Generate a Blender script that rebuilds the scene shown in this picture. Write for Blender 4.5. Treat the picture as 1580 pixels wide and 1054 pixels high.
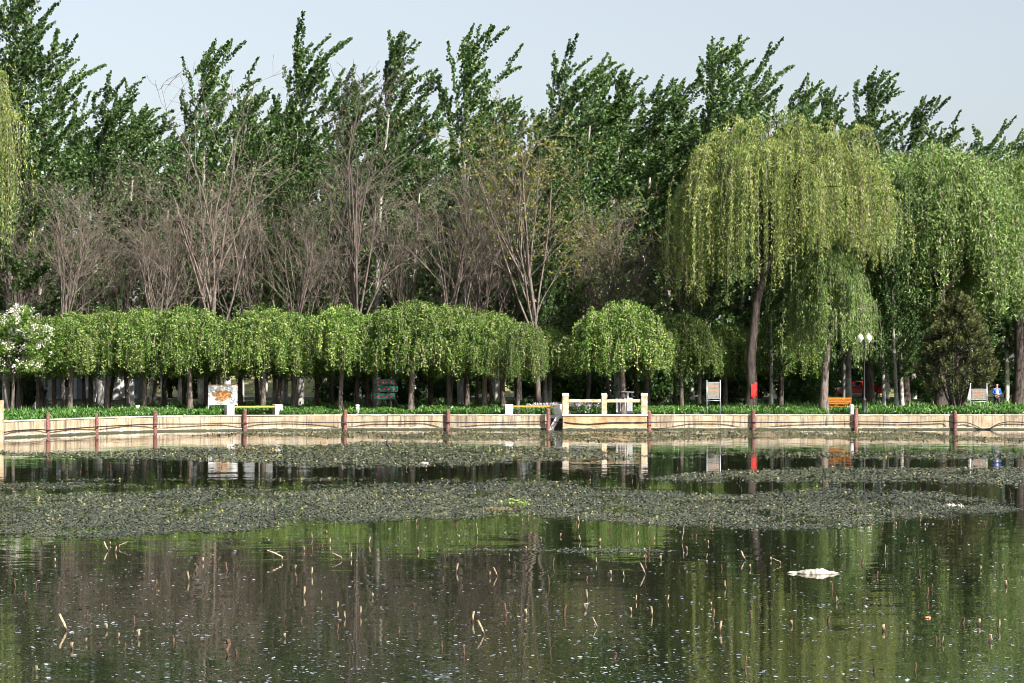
import bpy, math, random
import numpy as np
from mathutils import Vector, Matrix

# ------------------------------------------------------------------ camera, sky, sun
for o in list(bpy.data.objects):
    bpy.data.objects.remove(o)
S = bpy.context.scene
C = S.collection
F, CX, HY, CH = 3640.0, 790.0, 575.0, 3.54      # focal length (photo px), centre column, horizon row, eye height
cam = bpy.data.cameras.new('camera')
cam.sensor_width = 36.0
cam.lens = F / 1580 * 36
cam.shift_y = (HY - 527.0) / 1580
cam.clip_start = 0.5
cam.clip_end = 8000
camo = bpy.data.objects.new('camera', cam)
C.objects.link(camo)
camo.location = (0, 0, CH)
camo.rotation_euler = (math.radians(90), 0, 0)
S.camera = camo

SUN_EL, SUN_AZ = 36.0, 138.0                     # azimuth clockwise from +Y: behind the camera, to the right
W = bpy.data.worlds.new('World')
S.world = W
W.use_nodes = True
nt = W.node_tree
bg = nt.nodes['Background']
sky = nt.nodes.new('ShaderNodeTexSky')
sky.sky_type = 'NISHITA'
sky.sun_disc = False
sky.sun_elevation = math.radians(SUN_EL)
sky.sun_rotation = math.radians(SUN_AZ)
sky.altitude = 50
sky.air_density = 1.0
sky.dust_density = 2.2
sky.ozone_density = 1.6
hs = nt.nodes.new('ShaderNodeHueSaturation')
hs.inputs['Saturation'].default_value = 0.48
nt.links.new(sky.outputs[0], hs.inputs['Color'])
nt.links.new(hs.outputs[0], bg.inputs['Color'])
bg.inputs['Strength'].default_value = 0.082

sl = bpy.data.lights.new('sun', 'SUN')
sl.energy = 5.0
sl.angle = math.radians(0.53)
sl.color = (1.0, 0.955, 0.88)
so = bpy.data.objects.new('sun', sl)
C.objects.link(so)
el, az = math.radians(SUN_EL), math.radians(SUN_AZ)
to_sun = Vector((math.sin(az) * math.cos(el), math.cos(az) * math.cos(el), math.sin(el)))
so.rotation_euler = to_sun.to_track_quat('Z', 'Y').to_euler()
so.location = (60, -60, 80)

S.view_settings.view_transform = 'Standard'
S.view_settings.look = 'None'
S.view_settings.gamma = 1
S.view_settings.exposure = 1.06
S.render.engine = 'CYCLES'
S.cycles.max_bounces = 4
S.cycles.diffuse_bounces = 2
S.cycles.glossy_bounces = 2
S.cycles.transmission_bounces = 2
S.cycles.filter_width = 0.9
S.cycles.use_adaptive_sampling = True
S.cycles.adaptive_threshold = 0.04

# ------------------------------------------------------------------ helpers
PI = math.pi
random.seed(7)

def gx(px, Y):
    return (px - CX) / F * Y

def zt(py, Y):
    return CH - (py - HY) / F * Y

def wY(py):                                       # distance of a point on the water seen at row py
    return F * CH / (py - HY)

def gz(Y):
    t = min(1.0, max(0.0, (Y - 160.0) / 52.0))
    return 0.93 + 0.42 * t * t * (3 - 2 * t)

def tag(o, label=None, cat=None, group=None, kind=None):
    if label: o['label'] = label
    if cat: o['category'] = cat
    if group: o['group'] = group
    if kind: o['kind'] = kind
    return o

def empty(name, loc, rz=0.0, sc=1.0):
    o = bpy.data.objects.new(name, None)
    C.objects.link(o)
    o.location = loc
    o.rotation_euler = (0, 0, rz)
    o.scale = (sc, sc, sc) if not isinstance(sc, tuple) else sc
    o.empty_display_size = 0.2
    return o

class Acc:
    """collects quads; face attribute v in 0..1"""
    def __init__(s):
        s.V, s.Q, s.A, s.M, s.n = [], [], [], [], 0
    def add(s, V, Q, v=0.5, m=0):
        V = np.asarray(V, float).reshape(-1, 3)
        Q = np.asarray(Q, int).reshape(-1, 4)
        s.V.append(V); s.Q.append(Q + s.n); s.n += len(V)
        s.A.append(np.broadcast_to(np.asarray(v, float), (len(Q),)))
        s.M.append(np.full(len(Q), m))
    def box(s, x0, x1, y0, y1, z0, z1, m=0, v=0.5):
        V = [(x, y, z) for z in (z0, z1) for y in (y0, y1) for x in (x0, x1)]
        s.add(V, [(0, 2, 3, 1), (4, 5, 7, 6), (0, 1, 5, 4), (2, 6, 7, 3), (0, 4, 6, 2), (1, 3, 7, 5)], v, m)
    def tube(s, P, R, sides=5, v=0.5, cap=False, m=0):
        P = np.asarray(P, float); R = np.asarray(R, float)
        if cap:
            d0 = P[0] - P[1]; d1 = P[-1] - P[-2]
            P = np.vstack([P[0] + d0 * 1e-3, P, P[-1] + d1 * 1e-3]); R = np.concatenate([[R[0] * .02], R, [R[-1] * .02]])
        n = len(P)
        T = np.gradient(P, axis=0)
        T /= np.linalg.norm(T, axis=1, keepdims=True) + 1e-12
        ref = np.array([0.31, 0.87, 0.38]) if abs(T[0] @ np.array([0.31, 0.87, 0.38])) < .9 else np.array([1., 0, 0])
        U = np.cross(T, ref); U /= np.linalg.norm(U, axis=1, keepdims=True) + 1e-12
        Wv = np.cross(T, U)
        a = np.arange(sides) * 2 * PI / sides
        ring = P[:, None, :] + R[:, None, None] * (np.cos(a)[None, :, None] * U[:, None, :] + np.sin(a)[None, :, None] * Wv[:, None, :])
        i = np.arange(n - 1)[:, None] * sides; j = np.arange(sides)[None, :]; j2 = (j + 1) % sides
        Q = np.stack([i + j, i + j2, i + sides + j2, i + sides + j], -1)
        s.add(ring, Q, v, m)
    def lathe(s, prof, seg=12, c=(0, 0, 0), m=0, v=.5):
        prof = np.asarray(prof, float)
        a = np.arange(seg) * 2 * PI / seg
        V = np.stack([prof[:, None, 0] * np.cos(a) + c[0], prof[:, None, 0] * np.sin(a) + c[1], np.repeat(prof[:, None, 1], seg, 1) + c[2]], -1)
        i = np.arange(len(prof) - 1)[:, None] * seg; j = np.arange(seg)[None, :]; j2 = (j + 1) % seg
        s.add(V, np.stack([i + j, i + j2, i + seg + j2, i + seg + j], -1), v, m)
    def leaves(s, P, U, Wd, a, b, v, m=0):
        """diamond leaves: centre P, long axis U, cross axis Wd, half sizes a, b"""
        P = np.asarray(P); a = np.asarray(a)[:, None]; b = np.asarray(b)[:, None]
        V = np.stack([P - U * a, P + Wd * b - U * a * .12, P + U * a, P - Wd * b - U * a * .12], 1)
        n = len(P)
        s.add(V, np.arange(4 * n).reshape(n, 4), v, m)
    def mesh(s, name, mats, smooth=False):
        V = np.vstack(s.V).astype(np.float32); Q = np.vstack(s.Q).astype(np.int32)
        A = np.concatenate(s.A).astype(np.float32); M = np.concatenate(s.M).astype(np.int32)
        me = bpy.data.meshes.new(name)
        me.vertices.add(len(V)); me.vertices.foreach_set('co', V.ravel())
        me.loops.add(Q.size); me.loops.foreach_set('vertex_index', Q.ravel())
        me.polygons.add(len(Q)); me.polygons.foreach_set('loop_start', np.arange(0, Q.size, 4, dtype=np.int32))
        me.polygons.foreach_set('material_index', M)
        me.polygons.foreach_set('use_smooth', np.full(len(Q), smooth, dtype=bool))
        at = me.attributes.new('v', 'FLOAT', 'FACE'); at.data.foreach_set('value', A)
        for mm in (mats if isinstance(mats, (list, tuple)) else [mats]):
            me.materials.append(mm)
        me.update(calc_edges=True)
        me.validate()
        return me

def obj(name, me, parent=None, loc=(0, 0, 0), rot=(0, 0, 0)):
    o = bpy.data.objects.new(name, me)
    C.objects.link(o)
    o.parent = parent
    o.location = loc
    o.rotation_euler = rot
    return o

def bevel(o, w=.015, seg=2):
    b = o.modifiers.new('bevel', 'BEVEL'); b.width = w; b.segments = seg; b.limit_method = 'ANGLE'
    return o

def unit(v):
    return v / (np.linalg.norm(v, axis=-1, keepdims=True) + 1e-12)

def rdir(rng, n):
    return unit(rng.normal(size=(n, 3)))

def cross_axes(rng, U):
    return unit(np.cross(U, rdir(rng, len(U))))

# value noise for density masks
_ng = np.random.default_rng(99).random((64, 64))
def vnoise(x, y):
    x = np.asarray(x, float); y = np.asarray(y, float)
    xi = np.floor(x).astype(int); yi = np.floor(y).astype(int)
    fx = x - xi; fy = y - yi
    fx = fx * fx * (3 - 2 * fx); fy = fy * fy * (3 - 2 * fy)
    g = lambda a, b: _ng[a % 64, b % 64]
    return (g(xi, yi) * (1 - fx) + g(xi + 1, yi) * fx) * (1 - fy) + (g(xi, yi + 1) * (1 - fx) + g(xi + 1, yi + 1) * fx) * fy
def fbm(x, y, o=4):
    t = 0; a = .5
    for k in range(o):
        t = t + a * vnoise(x * 2 ** k + 17 * k, y * 2 ** k + 5 * k); a *= .5
    return t / (1 - .5 ** o)

# ------------------------------------------------------------------ materials
def new_mat(name):
    m = bpy.data.materials.new(name); m.use_nodes = True
    n = m.node_tree
    return m, n, n.nodes['Principled BSDF']

def ramp(n, fac, stops):
    r = n.nodes.new('ShaderNodeValToRGB')
    el = r.color_ramp.elements
    while len(el) < len(stops): el.new(.5)
    for e, (p, c) in zip(el, stops):
        e.position = p; e.color = (*c, 1)
    n.links.new(fac, r.inputs[0])
    return r.outputs[0]

def noise(n, scale, detail=4, rough=.55, vec=None, sc3=None, coord='Object'):
    t = n.nodes.new('ShaderNodeTexNoise')
    t.inputs['Scale'].default_value = scale; t.inputs['Detail'].default_value = detail; t.inputs['Roughness'].default_value = rough
    tc = n.nodes.new('ShaderNodeTexCoord')
    src = tc.outputs[coord]
    if sc3:
        mp = n.nodes.new('ShaderNodeMapping'); mp.inputs['Scale'].default_value = sc3
        n.links.new(src, mp.inputs['Vector']); src = mp.outputs[0]
    n.links.new(src, t.inputs['Vector'])
    return t

def mix(n, a, b, fac, mode='MIX'):
    x = n.nodes.new('ShaderNodeMix'); x.data_type = 'RGBA'; x.blend_type = mode
    for s_, v in ((x.inputs[6], a), (x.inputs[7], b)):
        if isinstance(v, tuple): s_.default_value = (*v, 1)
        else: n.links.new(v, s_)
    if isinstance(fac, (int, float)): x.inputs[0].default_value = fac
    else: n.links.new(fac, x.inputs[0])
    return x.outputs[2]

def bump(n, b, h, strength=.4, dist=.02):
    bp = n.nodes.new('ShaderNodeBump'); bp.inputs['Strength'].default_value = strength; bp.inputs['Distance'].default_value = dist
    n.links.new(h, bp.inputs['Height']); n.links.new(bp.outputs[0], b.inputs['Normal'])

def surf(name, c1, c2, scale=6, rough=.8, bmp=.3, sc3=None, lo=.35, hi=.65, metallic=0.0, dist=.01, objvar=0.0):
    m, n, b = new_mat(name)
    t = noise(n, scale, 5, .6, sc3=sc3)
    col = ramp(n, t.outputs[0], [(lo, c1), (hi, c2)])
    if objvar:
        oi = n.nodes.new('ShaderNodeObjectInfo')
        h = n.nodes.new('ShaderNodeHueSaturation')
        mr = n.nodes.new('ShaderNodeMapRange'); mr.inputs[3].default_value = 1 - objvar; mr.inputs[4].default_value = 1 + objvar
        n.links.new(oi.outputs['Random'], mr.inputs[0]); n.links.new(mr.outputs[0], h.inputs['Value']); n.links.new(col, h.inputs['Color'])
        col = h.outputs[0]
    n.links.new(col, b.inputs['Base Color'])
    b.inputs['Roughness'].default_value = rough
    b.inputs['Metallic'].default_value = metallic
    if bmp: bump(n, b, t.outputs[0], bmp, dist)
    return m

def leaf_mat(name, stops, rough=.45, trans=.3, tcol=None, objvar=.12, spec=.5):
    m, n, b = new_mat(name)
    at = n.nodes.new('ShaderNodeAttribute'); at.attribute_name = 'v'
    col = ramp(n, at.outputs['Fac'], stops)
    oi = n.nodes.new('ShaderNodeObjectInfo')
    h = n.nodes.new('ShaderNodeHueSaturation')
    mr = n.nodes.new('ShaderNodeMapRange'); mr.inputs[3].default_value = 1 - objvar; mr.inputs[4].default_value = 1 + objvar
    n.links.new(oi.outputs['Random'], mr.inputs[0]); n.links.new(mr.outputs[0], h.inputs['Value']); n.links.new(col, h.inputs['Color'])
    n.links.new(h.outputs[0], b.inputs['Base Color'])
    b.inputs['Roughness'].default_value = rough
    b.inputs['Specular IOR Level'].default_value = spec
    tr = n.nodes.new('ShaderNodeBsdfTranslucent')
    hh = n.nodes.new('ShaderNodeHueSaturation'); hh.inputs['Saturation'].default_value = 1.15; hh.inputs['Value'].default_value = 1.1
    n.links.new(h.outputs[0], hh.inputs['Color']); n.links.new(hh.outputs[0], tr.inputs['Color'])
    ms = n.nodes.new('ShaderNodeMixShader'); ms.inputs[0].default_value = trans
    n.links.new(b.outputs[0], ms.inputs[1]); n.links.new(tr.outputs[0], ms.inputs[2])
    n.links.new(ms.outputs[0], n.nodes['Material Output'].inputs['Surface'])
    return m

M = {}
def stem_mat(name, c1, c2, wet):
    m = surf(name, c1, c2, 11, .7, .3, (1, 1, .6), objvar=.3)
    n = m.node_tree; b = n.nodes['Principled BSDF']
    src = b.inputs['Base Color'].links[0].from_socket
    tc = n.nodes.new('ShaderNodeTexCoord'); sp = n.nodes.new('ShaderNodeSeparateXYZ'); n.links.new(tc.outputs['Object'], sp.inputs[0])
    t = noise(n, 18, 3, .6)
    ad = n.nodes.new('ShaderNodeMath'); ad.operation = 'MULTIPLY_ADD'; ad.inputs[1].default_value = .10
    n.links.new(t.outputs[0], ad.inputs[0]); n.links.new(sp.outputs[2], ad.inputs[2])
    f = ramp(n, ad.outputs[0], [(.085, (1, 1, 1)), (.15, (0, 0, 0))])
    n.links.new(mix(n, src, wet, f), b.inputs['Base Color'])
    return m
M['poplar_leaf'] = leaf_mat('poplar_leaf', [(0, (.012, .036, .009)), (.45, (.056, .120, .028)), (.75, (.155, .245, .075)), (1, (.38, .43, .23))], rough=.4, trans=.32, spec=.4)
M['elm_leaf'] = leaf_mat('elm_leaf', [(0, (.020, .064, .008)), (.5, (.105, .205, .022)), (1, (.36, .43, .14))], rough=.45, trans=.3, objvar=.2)
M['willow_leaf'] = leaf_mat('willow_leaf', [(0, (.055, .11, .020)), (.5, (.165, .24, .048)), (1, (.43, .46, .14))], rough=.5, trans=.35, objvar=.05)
M['grey_willow_leaf'] = leaf_mat('grey_willow_leaf', [(0, (.045, .10, .020)), (.55, (.135, .22, .050)), (1, (.32, .41, .13))], rough=.5, trans=.3, objvar=.08)
M['bud_leaf'] = leaf_mat('bud_leaf', [(0, (.12, .14, .02)), (1, (.30, .30, .06))], trans=.4)
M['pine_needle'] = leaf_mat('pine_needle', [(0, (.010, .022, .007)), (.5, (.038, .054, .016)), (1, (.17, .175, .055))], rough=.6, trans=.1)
M['shrub_leaf'] = leaf_mat('shrub_leaf', [(0, (.012, .045, .010)), (.7, (.05, .11, .02)), (1, (.14, .2, .05))], rough=.5, trans=.2, objvar=.3)
M['cover_leaf'] = leaf_mat('cover_leaf', [(0, (.016, .060, .010)), (.5, (.062, .17, .024)), (1, (.21, .34, .08))], rough=.4, trans=.25)
M['blossom'] = leaf_mat('blossom', [(0, (.62, .58, .50)), (1, (.82, .80, .74))], rough=.7, trans=.3)
M['lilac_flower'] = leaf_mat('lilac_flower', [(0, (.55, .45, .60)), (1, (.8, .75, .8))], rough=.7, trans=.3)
M['weed_leaf'] = leaf_mat('weed_leaf', [(0, (.022, .026, .016)), (.55, (.078, .088, .054)), (.86, (.17, .18, .10)), (.93, (.24, .22, .06)), (1, (.36, .31, .09))], rough=.3, trans=.05, spec=.7)
M['fleck_leaf'] = leaf_mat('fleck_leaf', [(0, (.05, .065, .07)), (.6, (.16, .19, .21)), (.93, (.32, .35, .38)), (1, (.36, .30, .14))], rough=.3, trans=.05, spec=.7)
M['bark_grey'] = surf('bark_grey', (.05, .038, .032), (.19, .15, .128), 9, .9, .6, (1, 1, .25), objvar=.25)
M['bark_pale'] = surf('bark_pale', (.16, .15, .12), (.42, .40, .34), 5, .85, .4, (1, 1, .3), objvar=.25)
M['bark_white'] = surf('bark_white', (.30, .29, .26), (.60, .59, .55), 4, .85, .3, (1, 1, .4), objvar=.15)
M['bark_twig'] = surf('bark_twig', (.052, .040, .031), (.245, .20, .165), 1.3, .9, 0, objvar=.2)
M['bark_dark'] = surf('bark_dark', (.025, .019, .016), (.095, .072, .060), 8, .9, .7, (1, 1, .2), objvar=.2)
M['bark_elm_twig'] = surf('bark_elm_twig', (.16, .12, .10), (.34, .27, .24), 3, .85, 0)
M['red_cloth'] = surf('red_cloth', (.42, .01, .012), (.6, .025, .02), 20, .8, .2)

def wall_mat():
    m, n, b = new_mat('stained_concrete')
    t1 = noise(n, 1.1, 6, .65); t2 = noise(n, 1.0, 5, .6, sc3=(5.5, 5.5, .55)); t3 = noise(n, 14, 6, .7)
    c = ramp(n, t1.outputs[0], [(.3, (.33, .235, .13)), (.5, (.45, .36, .24)), (.7, (.52, .455, .35))])
    st = ramp(n, t2.outputs[0], [(.46, (0, 0, 0)), (.66, (1, 1, 1))])
    c = mix(n, c, (.17, .13, .10), st)
    g = ramp(n, t3.outputs[0], [(.35, (.72, .72, .72)), (.65, (1.05, 1.05, 1.05))])
    c = mix(n, c, g, .8, 'MULTIPLY')
    oi = n.nodes.new('ShaderNodeObjectInfo'); h = n.nodes.new('ShaderNodeHueSaturation')
    mr = n.nodes.new('ShaderNodeMapRange'); mr.inputs[3].default_value = .84; mr.inputs[4].default_value = 1.12
    n.links.new(oi.outputs['Random'], mr.inputs[0]); n.links.new(mr.outputs[0], h.inputs['Value']); n.links.new(c, h.inputs['Color'])
    n.links.new(h.outputs[0], b.inputs['Base Color'])
    b.inputs['Roughness'].default_value = .85
    bump(n, b, t3.outputs[0], .5, .012)
    return m
M['wall'] = wall_mat()
M['wall_foot'] = surf('wall_foot', (.30, .27, .20), (.60, .57, .51), 2.6, .85, .4, objvar=.08)
def algae(m):
    n = m.node_tree; b = n.nodes['Principled BSDF']; src = b.inputs['Base Color'].links[0].from_socket
    tc = n.nodes.new('ShaderNodeTexCoord'); sp = n.nodes.new('ShaderNodeSeparateXYZ'); n.links.new(tc.outputs['Object'], sp.inputs[0])
    t = noise(n, 2.2, 4, .65); ad = n.nodes.new('ShaderNodeMath'); ad.operation = 'MULTIPLY_ADD'; ad.inputs[1].default_value = -.16
    n.links.new(t.outputs[0], ad.inputs[0]); n.links.new(sp.outputs[2], ad.inputs[2])
    f = ramp(n, ad.outputs[0], [(0.0, (1, 1, 1)), (.05, (0, 0, 0))])
    n.links.new(mix(n, src, (.055, .055, .028), f), b.inputs['Base Color'])
algae(M['wall_foot']); algae(M['wall'])
M['platform'] = surf('platform', (.30, .19, .085), (.55, .42, .25), 1.8, .85, .4)
M['white_concrete'] = surf('white_concrete', (.52, .51, .48), (.76, .75, .72), 7, .8, .25, objvar=.05)
M['cream_post'] = surf('cream_post', (.34, .21, .08), (.64, .55, .40), 4.5, .75, .25)
M['orange_slat'] = surf('orange_slat', (.45, .15, .02), (.68, .38, .08), 9, .6, .2, (.6, 4, 4))
M['orange_wood'] = surf('orange_wood', (.46, .13, .015), (.66, .25, .03), 7, .5, .2, (.4, 4, 4), objvar=.12)
M['red_post'] = surf('red_post', (.10, .045, .038), (.30, .125, .11), 9, .85, .6, dist=.02, objvar=.2)
M['black_iron'] = surf('black_iron', (.012, .012, .014), (.03, .03, .034), 10, .45, .1)
M['cable'] = surf('cable', (.012, .010, .010), (.045, .034, .03), 6, .5, .2)
M['bollard'] = surf('bollard', (.48, .49, .51), (.66, .67, .69), 9, .6, .2)
M['steel'] = surf('steel', (.45, .46, .48), (.62, .63, .65), 8, .35, .05, metallic=.55)
M['bin_dark'] = surf('bin_dark', (.03, .03, .035), (.07, .07, .08), 8, .5, .1)
M['white_paint'] = surf('white_paint', (.68, .68, .67), (.80, .80, .79), 5, .5, .1)
M['rust_trim'] = surf('rust_trim', (.30, .12, .05), (.55, .30, .15), 9, .8, .2)
M['sign_green'] = surf('sign_green', (.006, .055, .045), (.012, .095, .075), 5, .5, .1)
M['sign_red'] = surf('sign_red', (.50, .02, .02), (.62, .04, .035), 9, .6, 0)
M['sign_grey'] = surf('sign_grey', (.17, .16, .13), (.25, .235, .20), 4, .4, .05)
M['sign_orange'] = surf('sign_orange', (.58, .20, .09), (.70, .30, .16), 9, .6, 0)
M['soil'] = None
M['globe'] = surf('globe', (.72, .72, .64), (.8, .8, .73), 3, .35, 0)
M['building_grey'] = surf('building_grey', (.22, .25, .29), (.30, .33, .37), 2, .7, .1)
M['building_white'] = surf('building_white', (.62, .63, .65), (.74, .75, .76), 2, .7, .1)
M['dark_glass'] = surf('dark_glass', (.012, .014, .018), (.03, .035, .04), 2, .1, 0)
M['roof'] = surf('roof', (.06, .06, .07), (.10, .10, .11), 4, .8, .2)
M['car_red'] = surf('car_red', (.50, .012, .012), (.55, .02, .018), 3, .25, 0)
M['car_white'] = surf('car_white', (.70, .71, .73), (.76, .77, .79), 3, .25, 0)
M['rubber'] = surf('rubber', (.015, .015, .015), (.03, .03, .03), 9, .8, .1)
M['stem'] = stem_mat('stem', (.15, .10, .05), (.46, .37, .24), (.035, .022, .014))
M['stem_dark'] = surf('stem_dark', (.035, .018, .012), (.14, .075, .045), 14, .75, .4, objvar=.35)
M['plastic'] = surf('plastic', (.26, .22, .16), (.60, .56, .48), 7, .45, .5, dist=.03)
M['skin'] = surf('skin', (.45, .27, .19), (.52, .32, .23), 9, .55, 0)
M['blue_jacket'] = surf('blue_jacket', (.010, .09, .42), (.018, .14, .55), 12, .7, .3)
M['dark_trousers'] = surf('dark_trousers', (.012, .013, .02), (.03, .03, .04), 12, .8, .2)
M['white_shirt'] = surf('white_shirt', (.66, .66, .66), (.78, .78, .78), 12, .8, .2)
M['hair'] = surf('hair', (.012, .009, .008), (.03, .022, .018), 40, .5, .3)
M['coot'] = surf('coot', (.010, .010, .012), (.03, .03, .034), 20, .6, .2)
M['brown_feather'] = surf('brown_feather', (.12, .07, .035), (.34, .23, .13), 22, .75, .2)
M['beak'] = surf('beak', (.65, .60, .52), (.75, .7, .62), 9, .5, 0)
M['stone'] = surf('stone', (.05, .045, .04), (.15, .14, .125), 7, .9, .5)
M['pale_paving'] = surf('pale_paving', (.40, .38, .34), (.55, .53, .49), 3, .9, .2)

def ground_mat():
    m, n, b = new_mat('grove_soil')
    t1 = noise(n, .35, 6, .6); t2 = noise(n, 5, 6, .7)
    c = ramp(n, t1.outputs[0], [(.35, (.035, .030, .018)), (.5, (.035, .055, .015)), (.68, (.05, .085, .02))])
    g = ramp(n, t2.outputs[0], [(.3, (.5, .5, .5)), (.7, (1.25, 1.2, 1.1))])
    c = mix(n, c, g, 1.0, 'MULTIPLY')
    n.links.new(c, b.inputs['Base Color']); b.inputs['Roughness'].default_value = .95
    bump(n, b, t2.outputs[0], .8, .06)
    return m
M['soil'] = ground_mat()
M['slope'] = surf('slope', (.14, .16, .04), (.34, .31, .13), .8, .95, .5, dist=.08)

def water_mat():
    m, n, b = new_mat('pond_water')
    b.inputs['Base Color'].default_value = (.014, .016, .009, 1)
    b.inputs['Roughness'].default_value = .02
    b.inputs['IOR'].default_value = 1.33
    big = noise(n, 1.0, 2, .5, sc3=(.35, 1.5, 1)); sm = noise(n, 1.0, 2, .5, sc3=(2.2, 7, 1))
    def centred(t, amt):
        v = n.nodes.new('ShaderNodeVectorMath'); v.operation = 'SUBTRACT'; v.inputs[1].default_value = (.5, .5, .5)
        n.links.new(t.outputs['Color'], v.inputs[0])
        s_ = n.nodes.new('ShaderNodeVectorMath'); s_.operation = 'MULTIPLY'; s_.inputs[1].default_value = (amt * .5, amt, 0)
        n.links.new(v.outputs[0], s_.inputs[0]); return s_.outputs[0]
    a = n.nodes.new('ShaderNodeVectorMath'); n.links.new(centred(big, .016), a.inputs[0]); n.links.new(centred(sm, .026), a.inputs[1])
    a2 = n.nodes.new('ShaderNodeVectorMath'); n.links.new(a.outputs[0], a2.inputs[0]); a2.inputs[1].default_value = (0, 0, 1)
    nn = n.nodes.new('ShaderNodeVectorMath'); nn.operation = 'NORMALIZE'; n.links.new(a2.outputs[0], nn.inputs[0])
    n.links.new(nn.outputs[0], b.inputs['Normal'])
    return m
M['water'] = water_mat()

def board_mat():
    m, n, b = new_mat('map_print')
    tc = n.nodes.new('ShaderNodeTexCoord')
    g = n.nodes.new('ShaderNodeTexGradient'); g.gradient_type = 'SPHERICAL'
    mp = n.nodes.new('ShaderNodeMapping'); mp.inputs['Scale'].default_value = (1.12, 1, 1.75); mp.inputs['Location'].default_value = (-.02, 0, .08)
    n.links.new(tc.outputs['Object'], mp.inputs[0]); n.links.new(mp.outputs[0], g.inputs[0])
    t = noise(n, 4.2, 5, .65)
    ad = n.nodes.new('ShaderNodeMath'); ad.operation = 'MULTIPLY_ADD'; ad.inputs[1].default_value = 1.5
    n.links.new(t.outputs[0], ad.inputs[0])
    sb = n.nodes.new('ShaderNodeMath'); sb.operation = 'SUBTRACT'; sb.inputs[1].default_value = .66
    n.links.new(g.outputs['Fac'], sb.inputs[0]); n.links.new(sb.outputs[0], ad.inputs[2])
    f = ramp(n, ad.outputs[0], [(.38, (0, 0, 0)), (.48, (1, 1, 1))])
    t2 = noise(n, 2.3, 3, .5)
    base = ramp(n, t2.outputs[0], [(.45, (.75, .75, .74)), (.62, (.58, .72, .76))])
    c = mix(n, base, (.52, .26, .10), f)
    n.links.new(c, b.inputs['Base Color']); b.inputs['Roughness'].default_value = .35
    return m
M['map_print'] = board_mat()

# ------------------------------------------------------------------ pond, banks, slope
WPX = [(-60, 124), (5, 127.6), (75, 131.8), (150, 137.0), (240, 141.8), (378, 144.6), (533, 146.4), (691, 146.6),
       (857, 146.4), (1000, 146.4), (1162, 146.6), (1320, 146.4), (1473, 146.4), (1640, 146.6), (1800, 147)]
WP = [(gx(p, d), d) for p, d in WPX]
LEFT = [(-46, -60), (-45, 20), (-42, 70), (-36, 105)]
RIGHT = [(60, 149), (110, 150), (300, 152)]
BANK = LEFT + WP + RIGHT

acc = Acc()
acc.add([(-46, -80, 0), (320, -80, 0), (320, 175, 0), (-46, 175, 0)], [(0, 1, 2, 3)])
tag(obj('pond_water', acc.mesh('pond_water', M['water'])), 'dark still pond water mirroring the trees', 'water', kind='structure')

acc = Acc()
srow = [.25, 2, 4, 6, 9, 12, 16, 20, 26, 32, 40, 48, 56, 66, 80, 110, 200, 500, 1500, 5000]
fine = []
for (a, b) in zip(BANK[:-1], BANK[1:]):
    for k in range(3):
        fine.append((a[0] + (b[0] - a[0]) * k / 3, a[1] + (b[1] - a[1]) * k / 3))
fine.append(BANK[-1])
V = []
for (x, y) in fine:
    d = np.array([x, y - 20.0]); d /= np.linalg.norm(d)
    for s in srow:
        X, Y = x + d[0] * s, y + d[1] * s
        V.append((X, Y, gz(Y) + (.08 * (vnoise(X * .3, Y * .3) - .5) if s > 3 else 0) - .012))
ns = len(srow)
Q = [(i * ns + j, i * ns + j + 1, (i + 1) * ns + j + 1, (i + 1) * ns + j) for i in range(len(fine) - 1) for j in range(ns - 1)]
acc.add(V, Q)
tag(obj('ground', acc.mesh('ground', M['soil'], True)), 'shaded soil and grass floor of the grove', 'ground', kind='structure')

# low sunlit embankment behind the grove
acc = Acc()
xs = np.linspace(-75, 75, 61); prof = [(213, 1.2), (217, 1.7), (222, 2.9), (228, 4.0), (236, 4.5), (246, 4.3), (260, 1.0)]
V = []
for x in xs:
    for (y, z) in prof:
        V.append((x, y + 1.5 * math.sin(x * .13), z + (.5 * (fbm(x * .2 + 30, y * .2) - .5) if z > 1.3 else -.2)))
npf = len(prof)
acc.add(V, [(i * npf + j, (i + 1) * npf + j, (i + 1) * npf + j + 1, i * npf + j + 1) for i in range(len(xs) - 1) for j in range(npf - 1)])
tag(obj('grass_slope', acc.mesh('grass_slope', M['slope'], True)), 'low sunlit bank of dry grass behind the grove', 'hill', kind='structure')
acc = Acc()
V = []
for x in np.linspace(-70, 70, 30):
    for y in (207.6, 209.8):
        V.append((x, y + .8 * math.sin(x * .11), gz(210) + .07))
acc.add(V, [(2 * i, 2 * i + 2, 2 * i + 3, 2 * i + 1) for i in range(29)])
tag(obj('path', acc.mesh('path', M['pale_paving'])), 'pale paved path at the foot of the bank', 'path', kind='structure')

# ------------------------------------------------------------------ tree builders (each returns {part: mesh})
def curve_pts(p, d, L, n, rng, up=0.0, jit=.12, wind=0.0):
    pts = [np.array(p, float)]
    d = np.array(d, float)
    for k in range(n - 1):
        d = d + rng.normal(size=3) * jit + np.array([wind, 0, up]); d /= np.linalg.norm(d)
        pts.append(pts[-1] + d * L / (n - 1))
    return np.array(pts), d

def at_path(P, t):
    t = np.clip(t, 0, .9999) * (len(P) - 1)
    i = t.astype(int); f = (t - i)[:, None]
    return P[i] * (1 - f) + P[i + 1] * f

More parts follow.
